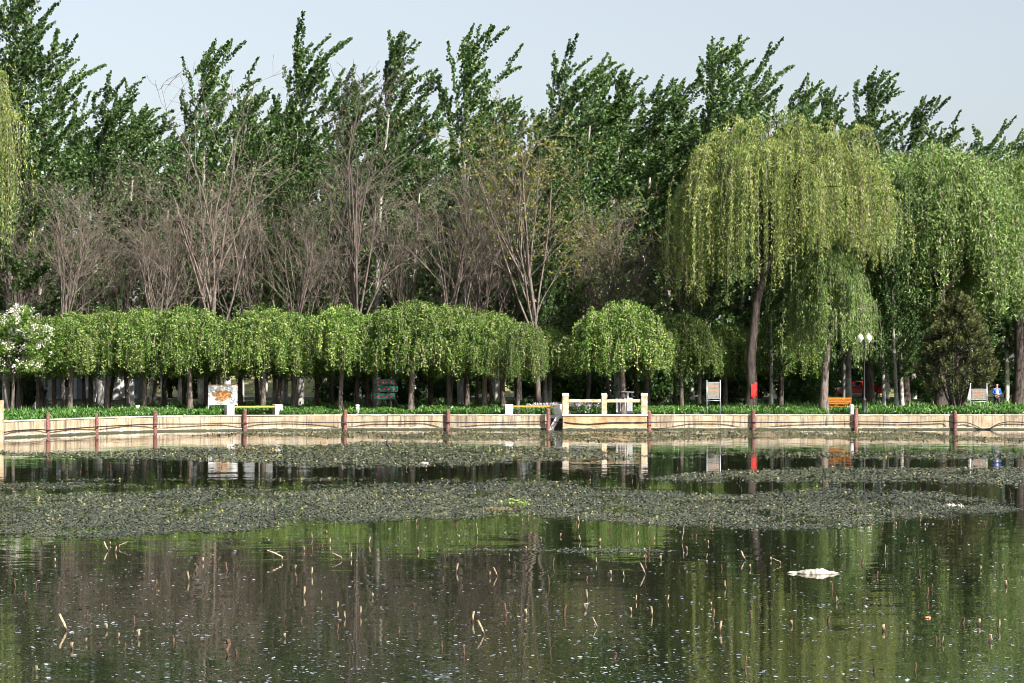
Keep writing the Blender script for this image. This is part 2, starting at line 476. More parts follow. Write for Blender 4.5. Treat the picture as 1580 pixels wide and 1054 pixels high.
def poplar(seed, H=24.0, Rm=2.9):
    rng = np.random.default_rng(seed)
    w, lf = Acc(), Acc()
    tt = np.linspace(0, 1, 12)
    tr = np.stack([.9 * tt ** 2.2 + .15 * np.sin(tt * 5 + seed), .25 * np.sin(tt * 4 + seed * 2), tt * H * .97], 1)
    w.tube(tr[:2], [.26, .235], 8, m=2)
    w.tube(tr[1:3], [.235, .215], 8, m=0)
    w.tube(tr[2:], .215 * (1 - tt[2:]) ** .8 + .03, 6, m=0)
    PP, UU = [], []
    def plume(P, dens, rad):
        L = np.sum(np.linalg.norm(np.diff(P, axis=0), axis=1))
        n = max(4, int(L * dens))
        t = .18 + .82 * rng.random(n)
        c = at_path(P, t)
        r = rad * (1.15 - .75 * t)
        off = rdir(rng, n) * (r * rng.random(n) ** .5)[:, None]
        PP.append(c + off)
        ax = unit(P[-1] - P[0])
        UU.append(unit(off / (r[:, None] + .01) + ax * .7 + rng.normal(size=(n, 3)) * .6))
    nb = 58
    for k in range(nb):
        t = .13 + .86 * (k + rng.random()) / nb
        p0 = at_path(tr, np.array([t]))[0]
        a = k * 2.399 + rng.normal() * .4
        prof = (1 - ((t - .30) / .95) ** 2 if t > .3 else .75 + .25 * (t - .13) / .17)
        L = max(1.3, Rm * 1.55 * max(.30, prof)) * (.75 + .5 * rng.random())
        if t > .72: L = (2.0 + 2.6 * rng.random()) * (1.25 - .45 * (t - .72) / .28)
        elev = .58 + .48 * t + rng.normal() * .12
        d = np.array([math.cos(a) * math.cos(elev), math.sin(a) * math.cos(elev), math.sin(elev)])
        d[0] += .08 + .15 * max(0, t - .6)
        P, dl = curve_pts(p0, d, L, 6, rng, up=.05, jit=.06, wind=.03 + .085 * t)
        w.tube(P, np.linspace(.055 * (1.2 - t), .012, 6), 4, m=1)
        plume(P, 36, .34)
        for j in range(4 if t < .85 else 3):
            q0 = at_path(P, np.array([.25 + .65 * rng.random()]))[0]
            aa = rng.random() * 2 * PI
            dd = unit(dl * .75 + np.array([math.cos(aa), math.sin(aa), .45]) * .7)
            Q_, _ = curve_pts(q0, dd, L * (.28 + .3 * rng.random()), 4, rng, up=.08, jit=.06, wind=.05 + .09 * t)
            w.tube(Q_, np.linspace(.02, .007, 4), 3, m=1)
            plume(Q_, 36, .26)
    for j in range(4):      # leading shoots
        Q_, _ = curve_pts(tr[-1 - (j % 3)], unit(np.array([.35 + .2 * j - .3, rng.normal() * .2, 1])), 1.6 + 1.6 * rng.random(), 5, rng, up=.03, jit=.05, wind=.12)
        w.tube(Q_, np.linspace(.025, .007, 5), 3, m=1)
        plume(Q_, 40, .24)
    P = np.vstack(PP); U = np.vstack(UU); n = len(P)
    sz = .078 + .048 * rng.random(n)
    lf.leaves(P, U, cross_axes(rng, U), sz, sz * .85, np.clip(rng.beta(2, 2.4, n), 0, 1))
    return {'trunk': w.mesh('poplar_trunk', [M['bark_pale'], M['bark_grey'], M['bark_white']], True), 'crown': lf.mesh('poplar_crown', M['poplar_leaf'])}

def bare_tree(seed, H=18.0, spread=.42, buds=0):
    rng = np.random.default_rng(seed)
    w, lf = Acc(), Acc()
    tips = []
    def grow(p, d, L, r, lev):
        n = 5 if lev < 2 else 4
        P, dl = curve_pts(p, d, L, n, rng, up=(.10, .10, .03, 0, 0)[lev], jit=(.05, .10, .16, .20, .22)[lev])
        r1 = r * (.45 if lev else .6)
        w.tube(P, np.linspace(r, max(r1, .010), n), 7 if lev == 0 else (5 if lev == 1 else 3), m=0 if lev < 2 else 1)
        if lev == 4 or (lev == 3 and L < .5):
            tips.append(P); return
        cnt = [10, 4, 4, 3][lev]
        for k in range(cnt):
            t = (.35 if lev == 0 else .22) + (.65 if lev == 0 else .76) * (k + rng.random()) / cnt
            q = at_path(P, np.array([t]))[0]
            a = rng.random() * 2 * PI
            side = unit(np.cross(dl, rdir(rng, 1)[0]))
            sp = spread * (1.0 if lev == 0 else 1.7 + .6 * lev)
            dd = unit(dl + side * sp * (.6 + .8 * rng.random()) + np.array([0, 0, .08]))
            LL = [H * .46, H * .26, H * .15, H * .08][lev] * (.65 + .6 * rng.random()) * (1 - .25 * t if lev else 1)
            grow(q, dd, LL, max(.0105, r * [.5, .45, .45, .55][lev] * (1.1 - .4 * t)), lev + 1)
    grow(np.zeros(3), np.array([rng.normal() * .05, rng.normal() * .05, 1]), H * .48, .17 * H / 18, 0)
    parts = {'trunk': w.mesh('bare_trunk', [M['bark_grey'], M['bark_twig']], True)}
    if buds:
        P = np.vstack([at_path(t, rng.random(buds)) for t in tips])
        n = len(P); P = P + rng.normal(size=(n, 3)) * .06
        U = rdir(rng, n); s = .07 + .05 * rng.random(n)
        lf.leaves(P, U, cross_axes(rng, U), s, s * .6, rng.random(n))
        parts['crown'] = lf.mesh('bud_crown', M['bud_leaf'])
    return parts

def weeping(seed, R, ztop, zhead, zmin, nb, per, droop, leafa, leafb, dens, mat, twig, bark, trunk_r, lean=(0, 0), flat=.5, limb_n=40, sprays=0, bunch=.35, leafjit=.10, trunkpath=None, down=.9, rag=1.0, zright=None, tone=.14):
    """umbrella / weeping crown: limbs arch from the head to bunches of hanging strands"""
    rng = np.random.default_rng(seed)
    w, lf = Acc(), Acc()
    head = np.array([lean[0], lean[1], zhead])
    if trunkpath is None:
        tt = np.linspace(0, 1, 7)
        tp = np.stack([lean[0] * tt ** 1.3 + .05 * np.sin(tt * 6 + seed), lean[1] * tt, zhead * tt], 1)
    else:
        tp = np.array(trunkpath, float); tt = np.linspace(0, 1, len(tp)); head = tp[-1]
    w.tube(tp, trunk_r * (1.25 - .5 * tt + .35 * np.exp(-tt * 14)), 9, m=0)
    PP, UU, AA = [], [], []
    lump = rng.random((5, 3)) * np.array([2 * PI, .5, 1])
    for k in range(nb):
        a = k * 2.39996 + rng.normal() * .25
        rr = math.sqrt((k + .5) / nb) * (.88 + .24 * rng.random())
        mod = 1 + .12 * math.sin(2 * a + lump[0, 0]) + .09 * math.sin(3 * a + lump[1, 0])
        r = R * rr * mod
        za = zhead + (ztop - zhead) * max(.05, (1 - rr ** 2.1)) ** flat * (1.06 - .28 * rag * rng.random()) + (zhead * .03) * rng.normal()
        an = np.array([r * math.cos(a) + head[0], r * math.sin(a) + head[1], za])
        if k % max(1, nb // limb_n) == 0:
            st = tp[-1] if rng.random() < .6 else tp[-2]
            mid = (st + an) / 2 + np.array([0, 0, (za - zhead) * .25 + .05 * R])
            m1 = st * .7 + mid * .3 + rng.normal(size=3) * .04 * R; m2 = mid * .5 + an * .5 + rng.normal(size=3) * .03 * R + np.array([0, 0, .04 * R])
            w.tube(np.array([st, m1, mid, m2, an]), trunk_r * np.array([.42, .33, .25, .15, .05]), 5, m=0)
        out = np.array([math.cos(a), math.sin(a), 0.0])
        for j in range(per):
            s0 = an + rng.normal(size=3) * bunch * np.array([1, 1, .55])
            L = droop[0] + (droop[1] - droop[0]) * rng.random()
            zm = zmin if zright is None or s0[0] < 2.2 else zright
            L = min(L, s0[2] - zm - rng.random() * (droop[1] * .22))
            if L < .25: continue
            ar = .10 * R * (.5 + rng.random()) * (1 if rr > .3 else .5)
            lat = out + rng.normal(size=3) * .5; lat[2] = 0
            tts = np.linspace(0, 1, 6)
            Pth = s0 + np.outer(ar * np.minimum(1, tts * 2.2) ** .8, lat) + np.outer(-L * np.maximum(0, tts - .10) ** 1.15 + .35 * ar * np.sin(np.minimum(1, tts * 3) * PI), [0, 0, 1]) + np.cumsum(rng.normal(size=(6, 3)) * leafjit * .25, 0) * [1, 1, 0]
            if j % 2 == 0:
                w.tube(Pth, np.linspace(twig, twig * .5, 6), 3, m=1)
            n = max(3, int(L * dens))
            t = rng.random(n)
            c = at_path(Pth, t) + rng.normal(size=(n, 3)) * leafjit * np.array([1, 1, .6])
            PP.append(c)
            UU.append(unit(np.array([0, 0, -down]) + out * .15 + rng.normal(size=(n, 3)) * .55))
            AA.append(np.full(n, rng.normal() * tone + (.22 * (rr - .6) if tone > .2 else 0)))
    P = np.vstack(PP); U = np.vstack(UU); n = len(P)
    s = 1 * (.75 + .5 * rng.random(n))
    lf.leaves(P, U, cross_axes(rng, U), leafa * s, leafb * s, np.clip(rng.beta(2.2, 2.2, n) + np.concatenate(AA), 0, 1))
    return {'trunk': w.mesh('weeping_trunk', [bark, M['bark_elm_twig']], True), 'crown': lf.mesh('weeping_crown', mat)}

def shrub(seed, R=2.0, H=3.0, n=6500, mat='shrub_leaf', leaf=.10, stems=9, flowers=0, z0=.1):
    rng = np.random.default_rng(seed)
    w, lf, fl = Acc(), Acc(), Acc()
    cl = []
    for k in range(46):
        d = rdir(rng, 1)[0]; rad = rng.random() ** .4
        c = np.array([d[0] * R * rad, d[1] * R * rad, z0 + (H - z0) * (.5 + .5 * d[2] * rad)])
        cl.append((c, .34 * R * (.5 + .6 * rng.random())))
    for k in range(stems):
        c = cl[k][0]
        b = np.array([rng.normal() * .12 * R * .5, rng.normal() * .12 * R * .5, 0])
        w.tube(np.array([b, b * .6 + c * .4 + [0, 0, .15 * H], c]), [.05, .035, .015], 5)
    per = n // len(cl)
    PP, UU = [], []
    for (c, r) in cl:
        d = rdir(rng, per); rad = r * rng.random(per) ** .45
        PP.append(c + d * rad[:, None] * [1, 1, .8]); UU.append(unit(d + rng.normal(size=(per, 3)) * .8))
    P = np.vstack(PP); U = np.vstack(UU); P[:, 2] = np.maximum(P[:, 2], .04)
    s = leaf * (.7 + .6 * rng.random(len(P)))
    lf.leaves(P, U, cross_axes(rng, U), s, s * .6, rng.beta(2, 2.2, len(P)))
    parts = {'trunk': w.mesh('shrub_stems', M['bark_dark'], True), 'crown': lf.mesh('shrub_crown', M[mat])}
    if flowers:
        PP = []
        for (c, r) in cl:
            m = flowers // len(cl)
            for q in range(max(1, m // 14)):
                d = rdir(rng, 1)[0]; d[2] = abs(d[2]) * .7; d[1] -= .4; d = d / np.linalg.norm(d)
                PP.append(c + d * r * 1.05 + rng.normal(size=(14, 3)) * .085)
        P = np.vstack(PP); U = rdir(rng, len(P)); s = .05 * (.7 + .6 * rng.random(len(P)))
        fl.leaves(P, U, cross_axes(rng, U), s, s * .9, rng.random(len(P)))
        parts['blossom'] = fl.mesh('blossom', M['blossom'])
    return parts

def conifer(seed, H=7.3, R=2.9):
    rng = np.random.default_rng(seed)
    w, lf = Acc(), Acc()
    for k in range(7):
        a = k * .9 + .3
        b = np.array([.12 * math.cos(a), .12 * math.sin(a), 0])
        e = np.array([(.55 + .5 * rng.random()) * R * .55 * math.cos(a), R * .5 * math.sin(a) * .8, H * (.35 + .3 * rng.random())])
        w.tube(np.array([b, b * .5 + e * .3 + [.25 * math.cos(a), 0, -.1], e]), [.10, .075, .03], 6)
    w.tube(np.array([(0, 0, 0), (.05, 0, H * .4), (0, 0, H * .95)]), [.15, .10, .02], 7)
    PP, UU, VV = [], [], []
    for k in range(360):
        t = rng.random() ** .85
        z = 1.35 + (H - 1.35) * t
        prof = R * (1 - t) ** .5 * (.60 + .40 * min(1, t * 4.5))
        a = rng.random() * 2 * PI
        r = prof * (.35 + .65 * rng.random() ** .5)
        c = np.array([r * math.cos(a), r * math.sin(a), z + .15 * rng.normal()])
        axis = unit(np.array([math.cos(a) * .7, math.sin(a) * .7, .75]))
        if k % 4 == 0:
            w.tube(np.array([(0, 0, z * .8), c * .6 + [0, 0, z * .35], c]), [.03, .02, .012], 3)
        n = 88
        t2 = rng.random(n)
        d = rdir(rng, n)
        PP.append(c + axis * (t2[:, None] * .55 - .25) + d * (.30 * (1.1 - .6 * t2))[:, None])
        UU.append(unit(d + axis * 1.1))
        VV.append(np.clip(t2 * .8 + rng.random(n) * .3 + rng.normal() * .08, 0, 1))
    P = np.vstack(PP); U = np.vstack(UU); n = len(P)
    s = .085 + .05 * rng.random(n)
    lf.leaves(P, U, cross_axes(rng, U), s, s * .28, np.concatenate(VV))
    return {'trunk': w.mesh('conifer_trunk', M['bark_dark'], True), 'crown': lf.mesh('conifer_crown', M['pine_needle'])}

tilt = random.Random(21)
def place(name, parts, X, Y, rz, sc, label, cat, group=None, z=None):
    e = empty(name, (X, Y, (gz(Y) if z is None else z) - .03), rz, sc)
    if name in ('umbrella_elm', 'poplar_tree', 'bare_tree'):
        e.rotation_euler[0] = tilt.uniform(-.035, .035); e.rotation_euler[1] = tilt.uniform(-.035, .035)
    for k, me in parts.items():
        obj(k, me, e)
    tag(e, label, cat, group)
    return e

ORD = ['first', 'second', 'third', 'fourth', 'fifth', 'sixth', 'seventh', 'eighth', 'ninth', 'tenth', 'eleventh', 'twelfth', 'thirteenth', 'fourteenth',
       'fifteenth', 'sixteenth', 'seventeenth', 'eighteenth', 'nineteenth', 'twentieth', 'twenty-first', 'twenty-second', 'twenty-third', 'twenty-fourth',
       'twenty-fifth', 'twenty-sixth', 'twenty-seventh', 'twenty-eighth', 'twenty-ninth', 'thirtieth']

# ---- poplars
POP = [poplar(s, 24.0, 2.7 + .25 * (s % 3)) for s in (11, 12, 13, 14, 15, 16)]
rg = random.Random(5)
sky_row = [(-45, 15, 163), (18, -28, 160), (62, 85, 168), (160, 128, 172), (208, 170, 178), (262, 200, 182), (322, 66, 168), (382, 145, 179), (468, 58, 167),
           (515, 118, 180), (588, 54, 169), (650, 165, 182), (722, 42, 168), (778, 160, 181), (846, 88, 168), (900, 92, 174), (945, 112, 176), (998, 128, 180),
           (1042, 125, 183), (1098, 68, 172), (1152, 92, 178), (1208, 130, 181), (1262, 140, 185), (1318, 117, 178), (1400, 152, 182), (1455, 205, 190), (1502, 202, 188),
           (1560, 212, 190), (1612, 215, 188)]
for i, (px, py, D) in enumerate(sky_row):
    top = zt(py, D)
    sc = (top - gz(D)) / 25.3
    e = place('poplar_tree', POP[i % 6], gx(px - 8, D), D, rg.uniform(-.5, .5), (sc * rg.uniform(.92, 1.12) * (.85 if i < 3 else 1), sc * 1.0, sc),
              'tall dark green windblown poplar, %s along the skyline counted from the left' % ORD[i], 'poplar', 'poplars along the skyline')
for k in range(40):
    px = -70 + k * 51 + rg.uniform(-14, 14)
    if abs(px - 1538) < 14: px += 26
    D = rg.choice([190, 196, 202]) + rg.uniform(-2, 2)
    top = zt(rg.uniform(165, 250) + max(0, px - 1250) * .2, D); sc = (top - gz(D)) / 25.3
    place('poplar_tree', POP[k % 6], gx(px, D), D, rg.uniform(-.6, .6), (sc * 1.55, sc * 1.3, sc), 'shaded poplar of the rear rows, filling in behind the skyline poplars', 'poplar', 'poplars in the rear rows')

for k, (px, D, py, lab) in enumerate([(421, 163, 262, 'bright white-trunked poplar beside the right end of the map-board bench'), (438, 164.5, 290, 'white-trunked poplar next to the bright one behind the map-board bench'),
                                      (719, 164, 285, 'white-trunked poplar under the last dome elms left of the centre bench'), (843, 160, 235, 'slender pale poplar standing in the gap right of the elm row'),
                                      (850, 162, 260, 'second slender pale poplar close beside the first in the gap'), (1078, 158, 300, 'pale-trunked poplar left of the grey notice'), (1190, 156, 300, 'pale-trunked poplar right of the leaning willow trunk'),
                                      (1362, 157, 290, 'pale-trunked poplar just right of the lamp post'), (1381, 155, 270, 'brightest white trunk between the lamp post and the conifer'), (1394, 160, 280, 'thinner white trunk between the lamp post and the conifer')]):
    sc = (zt(py, D) - gz(D)) / 25.3
    place('poplar_tree', POP[(k + 2) % 6], gx(px, D), D, rg.uniform(-.6, .6), (sc * .95, sc * .95, sc), lab, 'poplar', 'pale trunked poplars near the bank')

# ---- bare trees
BARE = [bare_tree(s, 18.0, sp) for s, sp in ((21, .27), (22, .32), (23, .25), (24, .34))]
BUD = [bare_tree(31, 18.0, .28, 5), bare_tree(32, 18.0, .32, 5)]
bare_row = [(35, 285, 160, 0), (70, 320, 162, 0), (130, 310, 163, 0), (285, 285, 161.5, 0), (362, 290, 163, 0), (98, 250, 157, 0), (165, 300, 161, 0), (235, 300, 158, 0), (330, 165, 157, 0), (398, 245, 162, 0), (450, 290, 158, 0), (512, 300, 163, 0), (570, 145, 157, 0),
            (638, 280, 162, 0), (692, 225, 157, 0), (762, 290, 160, 0), (832, 150, 156.5, 1), (905, 265, 161, 1), (735, 310, 163, 0), (800, 280, 163.5, 0), (945, 330, 163, 0), (985, 320, 158, 0), (1040, 330, 162, 1)]
for i, (px, py, D, b) in enumerate(sorted(bare_row)):
    sc = (zt(py, D) - gz(D)) / 18.3
    lab = ('brown bare-twigged tree rising behind the umbrella elms, %s bare tree from the left' if not b else 'bare-branched tree with sparse yellow-green buds, %s of the bare row from the left') % ORD[i]
    place('bare_tree', (BUD if b else BARE)[i % (2 if b else 4)], gx(px, D), D, rg.uniform(0, 6.28), (sc * 1.05, sc * 1.05, sc), lab, 'tree', 'bare trees behind the elms')

# ---- weeping umbrella elms
ELM = [weeping(s, 2.5, 6.6, 4.1, 2.1, 150, 5, (.7, 2.8), .062, .042, 42, M['elm_leaf'], .016, M['bark_grey'], .15, lean=(lx, 0), flat=.52, limb_n=34, tone=.20, bunch=.22, leafjit=.10, down=.4)
       for s, lx in ((41, .15), (42, -.2), (43, .05), (44, .25))]
ELMC = [weeping(s, 2.5, 6.7, 3.7, 2.1, 150, 5, (.7, 2.3), .062, .042, 42, M['elm_leaf'], .016, M['bark_grey'], .15, lean=(.1, 0), flat=.62, limb_n=34, tone=.20, bunch=.20, leafjit=.10, down=.4) for s in (45, 46)]
elm_row = [(58, 500, 40, 152), (108, 487, 50, 149), (165, 481, 50, 150), (222, 480, 48, 149), (294, 474, 54, 149), (338, 498, 38, 152), (406, 478, 52, 150), (452, 486, 50, 152), (526, 477, 54, 150),
           (578, 490, 46, 152), (634, 466, 60, 150), (694, 474, 54, 151), (748, 487, 50, 150), (800, 502, 44, 148.5), (962, 466, 54, 149), (1052, 488, 48, 153)]
for i, (px, py, hw, D) in enumerate(elm_row):
    sz_ = (zt(py, D) - gz(D)) / 6.65
    sx = hw * 1.16 * D / F / 2.5 * rg.uniform(.9, 1.14)
    place('umbrella_elm', ELMC[i % 2] if px in (962, 1052, 634, 294) else ELM[i % 4], gx(px, D), D, rg.uniform(0, 6.28), (sx, sx, sz_), 'clipped weeping elm with bright green dome crown, %s from the left along the bank' % ORD[i], 'elm', 'umbrella elms along the bank')
for k, px in enumerate([30, 85, 140, 196, 252, 318, 372, 430, 490, 553, 610, 664, 722, 776, 828, 1000, 1120, 1205]):
    D = 156.5 + (k % 3) * 1.6
    sz_ = (zt(496 + (k * 7) % 13, D) - gz(D)) / 6.65
    place('umbrella_elm', ELM[(k + 1) % 4], gx(px, D), D, rg.uniform(0, 6.28), (1.0, 1.0, sz_), 'weeping elm of the second row, half hidden behind the front domes', 'elm', 'second row of umbrella elms')

# ---- willows
D = 151
tp = [(0, 0, 0), (.15, 0, 1.6), (.05, 0, 3.4), (.25, .1, 5.2), (.42, .1, 7.0), (1.1, .2, 9.6), (1.7, .2, 11.5)]
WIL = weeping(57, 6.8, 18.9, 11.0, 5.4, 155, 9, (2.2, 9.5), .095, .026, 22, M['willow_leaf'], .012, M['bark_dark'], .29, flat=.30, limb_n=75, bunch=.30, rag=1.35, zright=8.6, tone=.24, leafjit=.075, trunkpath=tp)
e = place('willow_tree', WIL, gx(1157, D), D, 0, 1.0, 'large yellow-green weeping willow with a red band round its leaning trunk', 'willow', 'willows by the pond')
acc = Acc()
pa = np.radians(np.linspace(-105, -40, 8)); pz = [(.0, .36), (.012, .412), (.3, .402), (.6, .392), (.90, .385), (.912, .34)]
acc.add([(r_ * math.cos(q), r_ * math.sin(q), z_ + .10 * math.sin(q * 5)) for z_, r_ in pz for q in pa], [(i * 8 + j, i * 8 + j + 1, i * 8 + 8 + j + 1, i * 8 + 8 + j) for i in range(5) for j in range(7)])
o = obj('red_band', acc.mesh('red_band', M['red_cloth'], True), e, (.12, 0, 1.05), (0, .05, 0))
WS = weeping(52, 2.75, 9.6, 5.6, 2.2, 95, 7, (1.2, 4.6), .10, .030, 21, M['grey_willow_leaf'], .012, M['bark_grey'], .27, flat=.6, limb_n=28, bunch=.32, leafjit=.10,
             trunkpath=[(0, 0, 0), (.02, 0, 1.2), (.12, 0, 2.6), (.3, 0, 4.2), (.55, 0, 6.0)])
place('willow_tree', WS, gx(1271, 149.6), 149.6, 0, (.86, .86, 1.06), 'small grey-green willow with thick trunk beside the orange bench', 'willow', 'willows by the pond')
WR = [weeping(s, 4.6, 15.5, 8.6, 3.0, 190, 7, (1.2, 5.0), .12, .040, 18, M['grey_willow_leaf'], .012, M['bark_dark'], .3, flat=.55, limb_n=36, bunch=.50, leafjit=.16, down=.6) for s in (53, 54)]
for k, (px, py, D, lab) in enumerate([(1395, 232, 168, 'grey-green willow just right of the big yellow willow'), (1452, 226, 160, 'tall grey-green willow standing behind the dark conifer'),
                                      (1572, 240, 169, 'grey-green willow above the person in blue'), (1650, 240, 170, 'grey-green willow cut by the right edge of the picture'), (1340, 250, 172, 'grey-green willow half hidden behind the big yellow willow')]):
    sc = (zt(py, D) - gz(D)) / 15.9
    place('willow_tree', WR[k % 2], gx(px, D), D, k * 1.7, (sc * 1.02, sc * 1.02, sc), lab, 'willow', 'willows by the pond')
D = 141
place('willow_tree', WIL, gx(-122, D), D, 2.2, (.78, .78, 1.30), 'yellow weeping willow whose strands hang in at the left edge', 'willow', 'willows by the pond')

# ---- conifer, blossom tree, shrubs
place('conifer_tree', conifer(61), gx(1476, 150.5), 150.5, .4, (1.0, 1.0, 1.0), 'dark olive multi-stemmed conifer at right bank', 'conifer')
place('blossom_tree', shrub(62, 2.2, 3.9, 9000, 'elm_leaf', .085, 12, 3600, z0=-.2), gx(18, 143), 143, 0, 1.0, 'small tree covered in white blossom at the left edge', 'tree', z=gz(143) + 2.7)
acc = Acc()
acc.tube([(0, 0, -2.75), (.1, 0, -.9), (.05, 0, .4)], [.12, .1, .07], 7)
acc.tube([(-.2, .1, -2.75), (-.5, 0, -.6), (-.9, 0, .8)], [.09, .08, .05], 6)
obj('stem', acc.mesh('stem', M['bark_grey'], True), bpy.data.objects['blossom_tree'])
SHR = [shrub(s, 2.0, 3.2) for s in (71, 72, 73)]
kk = 0
for k in range(40):
    px = -40 + k * 42 + rg.uniform(-12, 12)
    if 205 < px < 250 or 345 < px < 475: continue
    D = rg.uniform(203.5, 206)
    if 1285 < px < 1350 or 1440 < px < 1500: D += 9
    place('shrub', SHR[k % 3], gx(px, D), D, rg.uniform(0, 6), (1.25, 1.0, rg.uniform(1.05, 1.6)), 'dark leafy shrub closing the back of the grove', 'shrub', 'shrubs at the back of the grove')
for k, (px, D, sc, lab) in enumerate([(628, 166, .8, 'green understorey shrub right of the green sign'), (865, 168, 1.15, 'dark shrub filling the gap left of the lone dome elm'), (900, 171, 1.25, 'dark shrub behind the white railing'),
                                      (1020, 170, 1.1, 'understorey shrub between the lone elm and the grey sign'), (700, 172, .9, 'understorey shrub behind the pale trunks at centre'), (1120, 172, 1.2, 'bright shrub left of the leaning willow trunk'),
                                      (1240, 174, 1.1, 'shrub in shade left of the small willow'), (1440, 172, .9, 'shrub behind the dark conifer'), (520, 173, .8, 'understorey shrub left of the green sign'), (30, 163, .9, 'dark shrub under the blossom tree')]):
    place('shrub', SHR[k % 3], gx(px, D), D, k * .8, (sc, sc, sc * 1.1), lab, 'shrub')

# ---- low ground cover behind the wall, and taller grass deeper in
def wallY(X):
    for (a, b) in zip(BANK[3:-1], BANK[4:]):
        if a[0] <= X <= b[0]:
            return a[1] + (b[1] - a[1]) * (X - a[0]) / (b[0] - a[0])
    return 150.0
WX = np.array([b[0] for b in BANK[3:]]); WYs = np.array([b[1] for b in BANK[3:]])
rng = np.random.default_rng(77)
def cover(n, x0, x1, d0, d1, h0, h1, a, b, matname, name, label, thr=.0, bias=1.5, upl=.9, kind='stuff'):
    X = rng.uniform(x0, x1, n); dY = d0 + (d1 - d0) * rng.random(n) ** bias
    Y = np.interp(X, WX, WYs) + dY
    dn = fbm(X * .9, Y * .9)
    keep = dn > thr
    for (xa, xb, dm) in CLEAR:
        keep &= ~((X > xa) & (X < xb) & (dY < dm))
    X, Y, dn, dY = X[keep], Y[keep], dn[keep], dY[keep]; n = len(X)
    hmax = (h0 + (h1 - h0) * np.clip((dn - .3) * 2.2, 0, 1)) * np.clip(.45 + dY * .35, 0, 1)
    Z = np.array([gz(y) for y in Y]) + hmax * rng.random(n) ** .6
    U = unit(np.stack([rng.normal(size=n) * .8, rng.normal(size=n) * .8, upl + rng.random(n)], 1))
    s = .7 + .6 * rng.random(n)
    ac = Acc()
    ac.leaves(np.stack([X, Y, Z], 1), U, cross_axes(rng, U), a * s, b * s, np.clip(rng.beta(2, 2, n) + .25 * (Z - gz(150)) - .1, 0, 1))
    tag(obj(name, ac.mesh(name, M[matname])), label, name.replace('_', ' '), kind=kind)
CLEAR = [(gx(a, 147.5), gx(b, 147.5), m) for a, b, m in ((348, 436, 1.9), (778, 868, 1.6), (862, 1000, 2.6), (207, 217, .9), (545, 558, .9), (1308, 1340, 1.1), (1276, 1312, 6.5), (1086, 1118, 1.6))]
cover(120000, -36, 42, .5, 9.0, .20, .54, .10, .04, 'cover_leaf', 'ground_cover', 'dense low green ground cover along the top of the pond wall')
cover(45000, -40, 44, 9, 34, .12, .55, .16, .035, 'cover_leaf', 'grass', 'thin grass on the shaded grove floor', thr=.42, bias=1.0, upl=1.6)
cover(1500, gx(812, 148), gx(935, 148), 2.2, 4.6, .55, .75, .055, .05, 'lilac_flower', 'flower_patch', 'pale lilac flowers in the ground cover behind the railing', thr=.45)

# ------------------------------------------------------------------ pond wall
root = empty('retaining_wall', (WP[8][0], WP[8][1], 0))
tag(root, 'stained beige concrete wall holding the bank along the pond', 'wall')
ro = np.array([WP[8][0], WP[8][1], 0])
rw = random.Random(3)
def wall_piece(a, b, name, z0, z1, f0, f1, mat, jag=0.0, bev=.012):
    """box along a-b; f0 (front, towards the pond) to f1 (back)"""
    a = np.array([*a, 0.0]); b = np.array([*b, 0.0])
    t = (b - a) / np.linalg.norm(b - a); nrm = np.array([-t[1], t[0], 0.0])
    L = np.linalg.norm(b - a)
    n = max(1, int(L / .25)) if jag else 1
    ac = Acc()
    rows = []
    for k in range(n + 1):
        p = a + t * L * k / n
        zz = z1 + (jag * (fbm(p[0] * 1.7, p[1] * .3 + 3) - .5) * 2 if jag else 0)
        rows += [p + nrm * f0 + [0, 0, z0], p + nrm * f0 * (1 if not jag else .7) + [0, 0, zz], p + nrm * f1 + [0, 0, zz], p + nrm * f1 + [0, 0, z0]]
    Q = []
    for k in range(n):
        i = 4 * k; j = i + 4
        Q += [(i, j, j + 1, i + 1), (i + 1, j + 1, j + 2, i + 2), (i + 2, j + 2, j + 3, i + 3), (i + 3, j + 3, j, i)]
    Q += [(0, 1, 2, 3), (4 * n + 3, 4 * n + 2, 4 * n + 1, 4 * n)]
    ac.add(np.array(rows) - ro, Q)
    o = obj(name, ac.mesh(name, mat), root)
    if bev: bevel(o, bev, 1)
    return o
NOTCH = (gx(849, 146.4), gx(868.5, 146.4))
for i in range(len(WP) - 1):
    a, b = WP[i], WP[i + 1]
    segs = []
    if i == 7: segs = [(a, (NOTCH[0], 146.4))]
    elif i == 8: segs = [((NOTCH[1], 146.4), (gx(868.5, 146.4) + .1, 146.4))]; continue
    else: segs = [(a, b)]
    for (p, q) in segs:
        L = math.hypot(q[0] - p[0], q[1] - p[1]); n = max(2, round(L / 1.9))
        cuts = [0] + sorted((k + rw.uniform(-.3, .3)) / n for k in range(1, n)) + [1]
        for k in range(n):
            u, v = cuts[k] + .001, cuts[k + 1] - .001
            pp = (p[0] + (q[0] - p[0]) * u, p[1] + (q[1] - p[1]) * u); qq = (p[0] + (q[0] - p[0]) * v, p[1] + (q[1] - p[1]) * v)
            off = rw.uniform(-.018, .012)
            wall_piece(pp, qq, 'wall_panel', -.5, .865 + rw.uniform(-.008, .008), off, .40, M['wall'], bev=.006)
            wall_piece(pp, qq, 'coping_slab', .872, .945 + rw.uniform(-.01, .01), -.045 + rw.uniform(-.012, .012), .44, M['wall_foot'], bev=.006)
        wall_piece(p, q, 'footing', -.5, .15, -.10, -.021, M['wall_foot'], jag=.10, bev=0)
for (a, b) in [(LEFT[-1], WP[0]), (LEFT[-2], LEFT[-1]), (LEFT[-3], LEFT[-2]), (WP[-1], RIGHT[0]), (RIGHT[0], RIGHT[1])]:
    wall_piece(a, b, 'wall_panel', -.5, .93, 0, .4, M['wall'])
